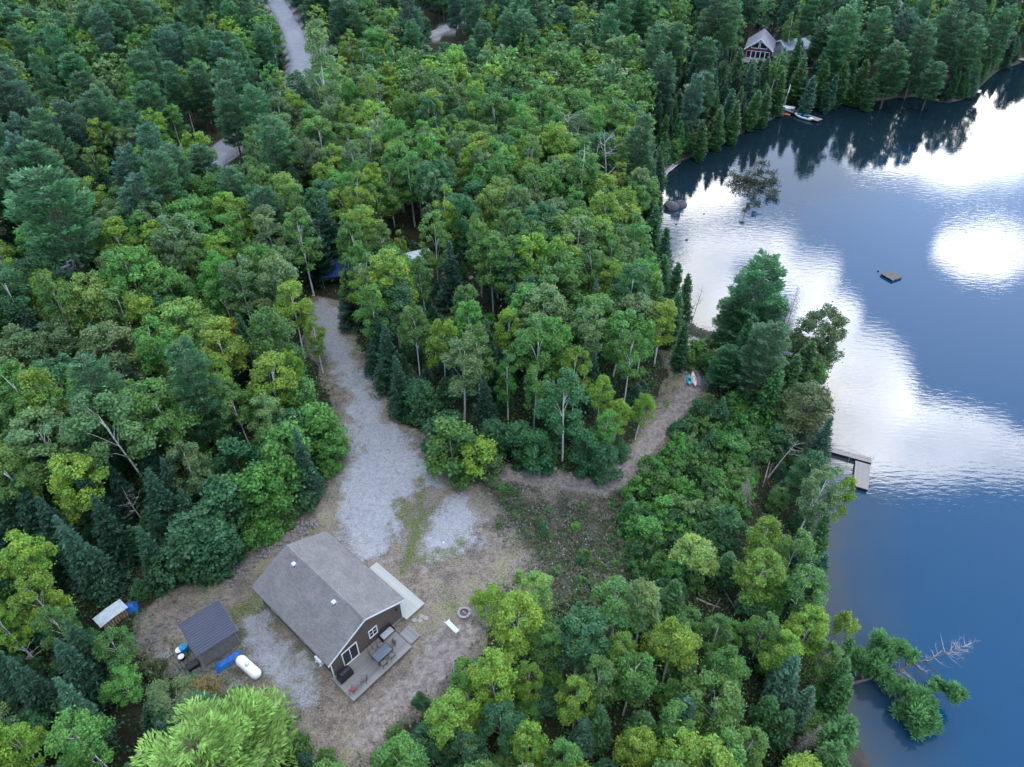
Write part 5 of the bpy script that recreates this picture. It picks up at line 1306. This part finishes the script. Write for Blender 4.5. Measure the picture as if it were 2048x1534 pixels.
# ------------------------------------------------------------------ boats, docks and the water's edge
def hull(L, W, H, n=15, m=8, deck=True, flare=1.0):
    """double-ended hull, x along its length"""
    V = []; F = []
    for i in range(n):
        s = -1 + 2 * i / (n - 1); w = W / 2 * (1 - abs(s) ** 2.2) ** 0.8 + .012; zr = .25 * H * abs(s) ** 3
        for k in range(m):
            a = math.pi * (k / (m - 1)) ; V.append((s * L / 2, w * math.cos(a), zr + H * .62 - H * .62 * math.sin(a)))
        for k in range(1, m - 1):
            a = math.pi * (1 - k / (m - 1)); V.append((s * L / 2, w * math.cos(a), zr + H * .62 + H * .38 * math.sin(a) * (1 if deck else .05)))
    c = 2 * m - 2
    for i in range(n - 1):
        for k in range(c): F.append((i * c + k, i * c + (k + 1) % c, (i + 1) * c + (k + 1) % c, (i + 1) * c + k))
    F += [tuple(range(c)), tuple((n - 1) * c + k for k in range(c))[::-1]]
    return MB().add(V, F)


q = ground_at(1385, 762); kz = q[2]
t = empty('kayak_pallet', (q[0], q[1], kz), R(-14), 'low grey pallet carrying the kayaks beside the footpath', 'pallet')
for k in range(9): x = -.95 + k * .237; MB().box(x - .09, x + .09, -.85, .85, .10, .125).build('slat', M['wood_dock'], t)
for y in (-.78, 0, .78): MB().box(-1.05, 1.05, y - .045, y + .045, 0, .099).build('runner', M['wood_dock'], t)
def kayak(px, py, L, W, rz, m, label, z):
    q = un(px, py, z + .25); t = empty('kayak', (q[0], q[1], z), rz, label, 'kayak')
    hull(L, W, .34).build('hull', M[m], t, smooth=True)
    MB().tube([(.42 * math.cos(a), .19 * math.sin(a), .345) for a in np.linspace(0, 6.283, 13)], .02, 5).build('cockpit_rim', M['dark'], t)
    MB().box(-.3, .3, -.16, .16, .325, .343).build('cockpit', M['dark'] if m != 'pink' else M['pink'], t)
kayak(1388, 758, 3.1, .68, R(86), 'pink', 'faded pink and white kayak lying across the pallet', kz + .13)
kayak(1379, 760, 2.0, .72, R(80), 'teal', 'short teal kayak beside the pink one on the pallet', kz + .13)

# main dock: gangway and platform in an L
def dock(name, pts, width, z, label, m='wood_dock', board=.16, sides='dark', group=None, skirt=.34):
    """straight dock of cross planks from pts[0] to pts[1] (world xy)"""
    a, b = np.array(pts[0], float), np.array(pts[1], float); L = float(np.linalg.norm(b - a)); rz = math.atan2(b[1] - a[1], b[0] - a[0])
    t = empty(name, (a[0], a[1], z), rz, label, 'dock', group); n = max(3, int(L / board)); st = L / n
    base = MB().box(.006, st - .006, -width / 2, width / 2, -.04, 0).build('plank', M[m], t)
    for k in range(n):
        o = base if k == 0 else base.copy()
        if k: COL.objects.link(o); o.parent = t
        o.location = (k * st, float(rng.normal(0, .006)), float(rng.normal(0, .003)))
    for s in (-1, 1): MB().box(.02, L - .02, s * (width / 2 - .05) - .03, s * (width / 2 - .05) + .03, -skirt, -.041).build('side_beam', M[sides], t)
    for x in (.03, L - .09): MB().box(x, x + .06, -width / 2 + .081, width / 2 - .081, -skirt, -.042).build('end_beam', M[sides], t)
    for x in (L * .2, L * .8): MB().box(x - .3, x + .3, -width / 2 + .2, width / 2 - .2, -skirt - .2, -.043).build('float', M['dark'], t)
    return t


z = .5
A = un(1652, 896, z)[:2]; B = un(1743, 921, z)[:2]; dock('dock_gangway', (A, B), 0.95, z, 'plank gangway running from the shore trees to the platform')
C_1 = un(1726, 925, z - .02)[:2]; D_1 = un(1721, 975, z - .02)[:2]; dk = dock('dock_platform', (C_1, D_1), 1.75, z - .03, 'wooden dock platform at the gangway end')
q = un(1746, 912, z + .5); t = empty('dock_ladder', (B[0] + .05, B[1], z - .03), math.atan2(B[1] - A[1], B[0] - A[0]), 'white tubular swim ladder at the gangway end', 'ladder')
for s in (-.22, .22): MB().tube([(.05, s, -.9), (.05, s, .75), (-.12, s, .92), (-.38, s, .8), (-.42, s, 0)], .025, 6).build('rail', M['white'], t)
for k in range(4): MB().tube([(.05, -.22, -.7 + k * .26), (.05, .22, -.7 + k * .26)], .02, 6).build('rung', M['white'], t)
q = un(1697, 921, 0); o = MB().tube([(0, 0, -1.5), (0, 0, 1.3)], .03, 6).build('dock_post', M['white']); o.location = (q[0], q[1], 0); tag(o, 'thin white pipe post standing beside the gangway', 'post')
q = un(1783, 551, .3); t = empty('swim_raft', (q[0], q[1], 0), R(28), 'square brown swim raft floating in open water', 'raft')
for k in range(14): MB().box(-1.25 + k * .1786, -1.25 + k * .1786 + .165, -1.25, 1.25, .34, .38).build('plank', M['raftwood'], t)
for y in (-1.15, 0, 1.15): MB().box(-1.24, 1.24, y - .06, y + .06, .15, .339).build('beam', M['shedwall'], t)
for x in (-.8, .8): MB().box(x - .35, x + .35, -1.2, 1.2, -.2, .149).build('float', M['dark'], t)
o = MB().lathe([(.1, -.1), (.16, .05), (.1, .2), (.02, .24)], 8).build('mooring_buoy', M['dark']); q = un(1756, 543, 0); o.location = tuple(q); tag(o, 'small dark mooring buoy near the swim raft', 'buoy')


def boulder(name, loc, r, seed, m, label, cat='boulder', group=None, sq=(1, .8, .7)):
    import bmesh
    rr = np.random.default_rng(seed); bm = bmesh.new(); bmesh.ops.create_icosphere(bm, subdivisions=3, radius=1)
    ns = rr.normal(0, 1, (7, 3)); ns /= np.linalg.norm(ns, axis=1)[:, None]; of = rr.uniform(.62, .92, 7)
    for v in bm.verts:
        p = np.array(v.co)
        for n_, o_ in zip(ns, of):
            e = p @ n_ - o_
            if e > 0: p = p - n_ * e * .85
        p = p * (1 + rr.normal(0, .012)); v.co = (p[0] * sq[0] * r, p[1] * sq[1] * r, p[2] * sq[2] * r)
    me = bpy.data.meshes.new(name); bm.to_mesh(me); bm.free(); me.materials.append(M[m]); o = link(name, me); o.location = tuple(float(v) for v in loc); o.rotation_euler = (0, 0, rr.uniform(0, 6))
    return tag(o, label, cat, group)


q = un(1340, 415, 0); boulder('boulder', q, 1.9, 1, 'wetstone', 'larger dark boulder standing in the shallows'); q = un(1359, 411, 0); boulder('boulder', q, 1.6, 2, 'wetstone', 'smaller dark boulder touching the larger one in the shallows')
for k, (px, py, r) in enumerate(((1373, 480, .35), (1408, 428, .25), (1352, 449, .28))): boulder('boulder', (*un(px, py, 0)[:2], -.02), r, 20 + k, 'wetstone', 'small dark rock just breaking the water near the boulders', 'rock', 'small rocks in the shallows')
q = un(1722, 1505, 0); boulder('shore_ledge', (q[0] - .6, q[1] - .4, -.48), 3.4, 31, 'ledge', 'brown rock ledge slipping under the water at the shoreline stand', 'rock ledge', sq=(1, .75, .18))
for k, (px, py, r) in enumerate(((1015, 986, .45), (1195, 965, .3), (1170, 945, .25), (1110, 938, .3), (1140, 948, .28), (1225, 958, .3), (780, 785, .28), (770, 790, .22), (1545, 825, 1.0), (1480, 690, .4))):
    q = ground_at(px, py); boulder('fieldstone', (q[0], q[1], q[2] + .05), r, 40 + k, 'stone', ('grey fieldstone on the inner edge of the footpath' if 5 > k > 0 or k == 5 else ('pale boulder where the footpath leaves the yard' if k == 0 else ('grey stone at the edge of the gravel drive' if k < 8 else ('broad grey boulder in the thicket above the dock' if k == 8 else 'grey boulder on the beach point')))), 'stone',
            'fieldstones along the footpath' if 0 < k < 6 else ('stones at the drive edge' if k in (6, 7) else None))


def log(px0, py0, px1, py1, r, label, z0=None, z1=None, group=None, m='deadwood', stubs=4, nm='fallen_log'):
    a = ground_at(px0, py0) if z0 is None else un(px0, py0, z0); b = ground_at(px1, py1) if z1 is None else un(px1, py1, z1)
    a = np.array(a, float); b = np.array(b, float); a[2] = max(a[2], 0) + r; b[2] = max(b[2], 0) + r * .8
    o = empty(nm, tuple(a), 0, label, 'log', group); d = b - a; mid = d * .5 + np.array([rng.normal(0, .12), rng.normal(0, .12), .03])
    MB().tube([(0, 0, 0), tuple(mid), tuple(d)], [r, r * .8, r * .4], 7).build('trunk', M[m], o, smooth=True)
    for k in range(stubs):
        s = rng.uniform(.3, .95); p = d * s; e = p + unit(rng.normal(0, 1, 3) + [0, 0, .5]) * rng.uniform(.4, 1.1); MB().tube([tuple(p), tuple(e)], [r * .4, .012], 4).build('branch_stub', M[m], o)
    return o


log(1392, 1197, 1441, 1216, .10, 'pale fallen log lying across the bare ground below the dome-crowned birch'); log(1447, 1180, 1473, 1222, .09, 'thin fallen log crossing the bare patch toward the shore'); log(1553, 870, 1525, 975, .12, 'long grey fallen trunk on the bank above the dock'); log(1560, 880, 1535, 960, .09, 'thinner grey fallen trunk beside the long one above the dock')
log(1565, 965, 1545, 1000, .09, 'short grey log below the dock trees'); log(1230, 960, 1265, 925, .06, 'thin pale pole along the bend of the footpath', stubs=1); log(1140, 918, 1165, 905, .06, 'pale stick at the foot of the birch stand', stubs=2)
for k, (x0, y0, x1, y1) in enumerate(((1310, 358, 1352, 318), (1316, 357, 1358, 322), (1322, 356, 1362, 314), (1328, 357, 1350, 332), (1312, 350, 1340, 326), (1326, 352, 1356, 330))):
    log(x0, y0, x1, y1, .24, 'bleached driftwood log stranded side by side at the lakeshore', .25, .12, 'driftwood logs at the lakeshore', stubs=1, nm='driftwood_log')


# conifers leaning or fallen over the water
TINT['drowned'] = (0.060, 0.075, 0.035)
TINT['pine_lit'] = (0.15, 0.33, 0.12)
def water_pine(name, label, base, direction, L, clumps, dead_from, r0=.2, seed=0, nleaf=420, tint='pine', ls=(.42, .14)):
    """trunk from base along direction; foliage plumes at (fraction along, side, up, radius)"""
    rr = np.random.default_rng(seed); d = np.array(direction, float); d /= np.linalg.norm(d); side = unit(np.cross(d, [0, 0, 1.0])); up = np.cross(side, d)
    t = empty(name, tuple(base), 0, label, 'pine tree'); mb = MB()
    bendv = lambda s: d * L * s + up * (-.35 * math.sin(s * 3.1))
    mb.tube([tuple(bendv(s)) for s in np.linspace(-.05, 1, 9)], [r0 * (1 - .9 * s) for s in np.linspace(0, 1, 9)], 8)
    for s, sd, u_, r_ in clumps:
        p = bendv(max(.05, s - .06)); c = bendv(s) + side * sd + up * u_; mb.tube([tuple(p), tuple((p + c) / 2 + up * .1), tuple(c)], [r0 * .35, r0 * .22, .02], 5)
    mb.build('trunk', M['bark'], t, smooth=True)
    mb = MB()
    for k in range(46):
        s = rr.uniform(dead_from - .25, 1.0); p = bendv(s); a = rr.uniform(-1, 1); l = rr.uniform(.6, 2.6) * (1.15 - s * .6); q = p + unit(side * a * 2 + d * .7 + up * rr.normal(0, .5)) * l; m_ = (p + q) / 2 - up * .08 * l
        mb.tube([tuple(p), tuple(m_), tuple(q)], [.03, .02, .006], 4, False)
        for _ in range(4):
            f = rr.uniform(.45, 1); b = p + (q - p) * f; e = b + unit((q - p) / l + rr.normal(0, .7, 3)) * rr.uniform(.2, .55); mb.tube([tuple(b), tuple(e)], [.012, .004], 3, False)
    mb.build('dead_branches', M['deadwood'], t)
    LV = []; TT = []
    for s, sd, u_, r_ in clumps:
        c = bendv(s) + side * sd + up * u_
        sub = c + unit(rr.normal(0, 1, (9, 3))) * rr.uniform(.3, .75, (9, 1)) * r_ * [1, 1, .55]
        for sc_ in sub:
            k = int(nleaf / 9 * max(.4, r_ ** 1.5)); u = unit(rr.normal(0, 1, (k, 3)) + [0, 0, .3]); P = sc_ + u * r_ * .5 * rr.random((k, 1)) ** .5
            LV.append(quads(P, u + [0, 0, .5], unit(rr.normal(0, 1, (k, 3))), ls[0] * rr.uniform(.7, 1.3, k), ls[1] * rr.uniform(.7, 1.3, k))); v = rr.uniform(.8, 1.2); TT.append(np.full((k, 3), v) * rr.uniform(.75, 1.25, (k, 1)))
    q = np.concatenate(LV); k = len(q); c = link('crown', mesh_np(name + '_crown', q.reshape(-1, 3), np.arange(4 * k).reshape(k, 4), M['leaf'], np.repeat(np.concatenate(TT), 4, 0)), t); c.color = (*TINT[tint], 1)
    return t


b0 = un(1668, 1378, .6); tip = un(1935, 1290, 3.6)
water_pine('leaning_pine_tree', 'white pine leaning far out over the water with a bare dead top', b0, tip - b0, float(np.linalg.norm(tip - b0)),
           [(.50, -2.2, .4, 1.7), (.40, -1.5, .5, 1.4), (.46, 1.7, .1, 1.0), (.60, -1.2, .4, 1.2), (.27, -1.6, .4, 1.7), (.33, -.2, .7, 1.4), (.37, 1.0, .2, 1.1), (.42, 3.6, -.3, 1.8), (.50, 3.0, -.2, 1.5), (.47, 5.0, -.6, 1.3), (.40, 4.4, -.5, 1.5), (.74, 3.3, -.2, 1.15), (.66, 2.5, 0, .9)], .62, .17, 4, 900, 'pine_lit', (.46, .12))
b0 = un(1513, 318, .15); tip = un(1484, 446, .15)
water_pine('fallen_pine_tree', 'browning pine lying fallen in the lake off the far shore', b0, tip - b0, float(np.linalg.norm(tip - b0)),
           [(float(s_), float(x_), float(u_), float(r_)) for s_, x_, u_, r_ in zip(np.random.default_rng(3).normal(.45, .16, 34).clip(.12, .9), np.random.default_rng(4).normal(-.6, 2.3, 34).clip(-5.5, 4), np.random.default_rng(5).uniform(.1, 1.2, 34), np.random.default_rng(6).uniform(.8, 1.7, 34))], .40, .22, 6, 85, 'drowned', (.50, .13))

# far docks, boats and flagpole below the red cottage
A = un(1568, 216, .6)[:2]; B = un(1640, 240, .6)[:2]; dock('far_dock', (A, B), 2.2, .6, 'pale dock with boats below the red cottage', board=.3)
q = un(1607, 235, .2); t = empty('motor_boat', (q[0], q[1], -.05), math.atan2(B[1] - A[1], B[0] - A[0]), 'white open motor boat moored along the far dock', 'boat')
hull(5.6, 2.1, .95, deck=False).build('hull', M['whitehull'], t, smooth=True); MB().box(-1.6, 1.5, -.62, .62, .55, .72).build('cockpit', M['dark'], t, .05)
for x in (-1.0, .3): MB().box(x - .2, x + .2, -.6, .6, .721, .95).build('seat', M['bluepl'], t, .04)
MB().box(-3.0, -2.65, -.25, .25, .1, 1.15).build('outboard', M['dark'], t, .05)
q = un(1571, 217, .6); t = empty('covered_boat', (q[0], q[1], .12), R(150), 'small boat under a bright blue cover drawn up at the far dock', 'boat')
hull(4.6, 1.7, .8).build('hull', M['whitehull'], t, smooth=True); hull(4.3, 1.75, .7).build('cover', M['tarp'], t, smooth=True); t.children[1].location = (0, 0, .38)
for px, py, m, lab in ((1568, 224, 'orange', 'orange kayak lying beside the blue-covered boat'), (1584, 217, 'red', 'red kayak on the landward end of the far dock')):
    q = un(px, py, .7); t = empty('kayak', (q[0], q[1], .62 if m == 'red' else .05), R(-35) if m == 'orange' else R(70), lab, 'kayak'); hull(3.4, .7, .36).build('hull', M[m], t, smooth=True)
    MB().tube([(.42 * math.cos(a), .19 * math.sin(a), .36) for a in np.linspace(0, 6.283, 11)], .025, 5).build('cockpit_rim', M['dark'], t)
q = un(1568, 212, 1.0); t = empty('flagpole', (q[0], q[1], .3), 0, 'white flagpole with a furled flag at the far dock', 'flagpole')
MB().tube([(0, 0, -.5), (.25, 0, 6.2)], [.06, .035], 6).build('pole', M['white'], t); MB().hexa([(.2, 0, 4.0), (.4, .04, 4.0), (.4, .1, 4.0), (.2, .08, 4.0), (.24, 0, 6.0), (.5, .04, 5.9), (.5, .1, 5.9), (.24, .08, 6.0)]).build('flag', M['whitehull'], t)
A = un(1932, 178, .5)[:2]; B = un(1962, 183, .5)[:2]; dock('small_far_dock', (A, B), 2.6, .5, 'small white-topped dock at the tip of the far point', m='whitehull', board=.35)
A = un(2012, 112, .6)[:2]; B = un(2075, 124, .6)[:2]; dock('long_far_dock', (A, B), 2.6, .6, 'long grey dock on the farthest shore', board=.35)


# ------------------------------------------------------------------ cottages beyond
def cottage(name, px, py, z, w, l, h, rise, rz, label, wall, roof, front=True, cat='house'):
    q = un(px, py, z); g = float(height(q[0], q[1])); t = empty(name, (q[0], q[1], g), rz, label, cat); w2 = w / 2; ov = .5
    MB().prism([(-w2, 0), (w2, 0), (w2, h), (0, h + rise), (-w2, h)], 1, 0, l).build('wall', M[wall], t)
    sl = rise / w2
    for s in (-1, 1):
        P = [(s * (w2 + ov), -ov, h - ov * sl + .03), (0, -ov, h + rise + .03), (0, l + ov, h + rise + .03), (s * (w2 + ov), l + ov, h - ov * sl + .03)]
        MB().hexa(P + [(a, b, c_ + .2) for a, b, c_ in P]).build('roof_slope', M[roof], t)
        MB().hexa([(s * (w2 + ov), -ov - .08, h - ov * sl - .1), (0, -ov - .08, h + rise - .1), (0, -ov - .005, h + rise - .1), (s * (w2 + ov), -ov - .005, h - ov * sl - .1), (s * (w2 + ov), -ov - .08, h - ov * sl + .24), (0, -ov - .08, h + rise + .24), (0, -ov - .005, h + rise + .24), (s * (w2 + ov), -ov - .005, h - ov * sl + .24)]).build('rake_board', M['white'], t)
    if front:
        for s in (-1, 1):                           # trapezoid gable windows
            wn = empty('gable_window', (0, 0, 0)); wn.parent = t
            x0, x1 = s * .18, s * (w2 * .62); zb = h + .15
            MB().prism([(x0, zb), (x1, zb), (x1, h + rise - abs(x1) * sl - .35), (x0, h + rise - abs(x0) * sl - .5)][::s], 1, -.05, -.02).build('pane', M['glass'], wn)
            for a, b in (((x0, zb), (x1, zb)), ((x1, zb), (x1, h + rise - abs(x1) * sl - .3)), ((x0, h + rise - abs(x0) * sl - .45), (x1, h + rise - abs(x1) * sl - .3)), ((x0, zb), (x0, h + rise - .5))): MB().tube([(a[0], -.08, a[1]), (b[0], -.08, b[1])], .10, 4).build('frame', M['white'], wn)
        for k in range(5):
            x = -w2 + .9 + k * (w - 1.8) / 4; wn = empty('window', (x, 0, 0)); wn.parent = t
            MB().box(-.5, .5, -.04, -.015, h - 2.4, h - .7).build('pane', M['glass'], wn)
            for x0, x1, z0, z1 in ((-.6, -.5, h - 2.5, h - .6), (.5, .6, h - 2.5, h - .6), (-.499, .499, h - 2.5, h - 2.401), (-.499, .499, h - .699, h - .6)): MB().box(x0, x1, -.09, -.016, z0, z1).build('frame', M['white'], wn)
        MB().box(-w2 - .4, w2 + .4, -3.2, -.1, h - 3.0, h - 2.85).build('porch_deck', M['wood_dock'], t)
        for x in np.linspace(-w2 - .3, w2 + .3, 5): MB().box(x - .06, x + .06, -3.15, -3.03, h - 2.84, h - 1.9).build('porch_post', M['white'], t)
        MB().box(-w2 - .4, w2 + .4, -3.13, -3.05, h - 1.899, h - 1.8).build('porch_rail', M['white'], t)
    return t


cottage('red_cottage', 1515, 112, 7.0, 6.8, 10.0, 5.0, 2.6, R(-20), 'dark red lakeside cottage with white-trimmed gable windows', 'redwall', 'farroof')
cottage('garage', 1562, 90, 8.0, 7.0, 9.0, 3.6, 1.6, R(-75), 'pale metal-roofed garage behind the red cottage', 'palesheet', 'farroof2', False, 'garage')
cottage('grey_cottage', 1757, 24, 8.0, 8.0, 8.0, 4.2, 2.2, R(-60), 'grey-roofed cottage glimpsed among far pines', 'shedwall', 'farroof', False)
cottage('orange_cabin', 1925, 12, 8.0, 8.0, 6.0, 4.0, 2.0, R(-30), 'cabin with a reddish roof glimpsed among far shore pines', 'firewood', 'orange', False)

# things half seen under the trees at the head of the drive
q = ground_at(668, 560); t = empty('tarp_shelter', tuple(q), R(10), 'dark blue tarp shelter under spruces at the head of the drive', 'shelter')
MB().hexa([(-1.6, -2.0, 1.7), (1.6, -2.0, 1.7), (1.6, 2.0, 2.6), (-1.6, 2.0, 2.6), (-1.6, -2.0, 1.73), (1.6, -2.0, 1.73), (1.6, 2.0, 2.63), (-1.6, 2.0, 2.63)]).build('sheet', M['navytarp'], t)
for x in (-1.5, 1.5):
    for y, h in ((-1.9, 1.7), (1.9, 2.55)): MB().tube([(x, y, -.2), (x, y, h)], .04, 6).build('pole', M['white'], t)
q = ground_at(838, 532); t = empty('camper_trailer', tuple(q), R(25), 'pale camper trailer parked under the birches', 'trailer')
MB().prism([(-2.2, .45), (2.2, .45), (2.4, 1.2), (2.2, 2.3), (-1.9, 2.4), (-2.4, 1.3)], 1, -1.1, 1.1).build('body', M['palesheet'], t, .08); MB().box(-1.6, -.4, -1.13, -1.101, 1.3, 1.9).build('window', M['glass'], t); MB().box(.2, .9, -1.13, -1.101, .6, 2.1).build('door', M['bluepl'], t)
for y in (-1.0, 1.0): MB().tube([(0, y - .1, .33), (0, y + .1, .33)], .33, 14).build('wheel', M['dark'], t)
for k, (px, py, r) in enumerate(((893, 560, .9), (905, 555, .6), (942, 558, .5))): q = ground_at(px, py); boulder('outcrop', (q[0], q[1], q[2] + .2), r, 70 + k, 'stone', 'pale grey rock in the dark gap of the birch stand', 'rock', 'rocks in the birch stand gap')

# loose rock and rubble on the bank between the wood and the cabin
def rubble(name, poly_px, n, label, rmin, rmax):
    P = wpoly(poly_px); P = np.array(P); mb = MB(); k = 0
    ico = [(0, 0, 1), (.89, 0, .45), (.28, .85, .45), (-.72, .53, .45), (-.72, -.53, .45), (.28, -.85, .45), (.72, .53, -.45), (-.28, .85, -.45), (-.89, 0, -.45), (-.28, -.85, -.45), (.72, -.53, -.45), (0, 0, -1)]
    fc = [(0, 1, 2), (0, 2, 3), (0, 3, 4), (0, 4, 5), (0, 5, 1), (1, 6, 2), (2, 7, 3), (3, 8, 4), (4, 9, 5), (5, 10, 1), (6, 7, 2), (7, 8, 3), (8, 9, 4), (9, 10, 5), (10, 6, 1), (11, 7, 6), (11, 8, 7), (11, 9, 8), (11, 10, 9), (11, 6, 10)]
    while k < n:
        x = rng.uniform(P[:, 0].min(), P[:, 0].max()); y = rng.uniform(P[:, 1].min(), P[:, 1].max())
        if sdist(np.array([x]), np.array([y]), [tuple(p) for p in P])[0] > 0: continue
        r = rmin + (rmax - rmin) * rng.random() ** 3; z = float(height(x, y)); j = rng.uniform(.75, 1.25, (12, 1)); a = rng.uniform(0, 6.28); c_, s_ = math.cos(a), math.sin(a)
        V = np.array(ico) * j * [r, r * .75, r * .6]; V = np.stack([V[:, 0] * c_ - V[:, 1] * s_ + x, V[:, 0] * s_ + V[:, 1] * c_ + y, V[:, 2] + z + r * .2], 1); mb.add(V, fc); k += 1
    tag(mb.build(name, M['rubble']), label, 'rocks', kind='stuff')


rubble('rock_rubble', [(430, 1150), (520, 1085), (600, 1045), (640, 1050), (600, 1085), (545, 1105), (500, 1150), (460, 1180)], 520, 'broken grey rock on the bank between wood and cabin', .06, .34)
rubble('path_rubble', [(1000, 925), (1090, 928), (1180, 945), (1235, 940), (1240, 962), (1190, 975), (1100, 958), (1010, 945)], 380, 'dark loose stones along the inner edge of the footpath', .04, .16)
rubble('yard_rubble', [(290, 1280), (330, 1240), (400, 1190), (440, 1170), (460, 1200), (380, 1240), (340, 1290), (310, 1320)], 260, 'scattered stones and earth between the shed and the wood', .05, .22)
rubble('drive_stones', [(690, 700), (720, 740), (770, 790), (840, 870), (870, 930), (850, 950), (800, 880), (740, 800), (700, 740)], 240, 'loose stones along the edge of the gravel drive', .04, .14)
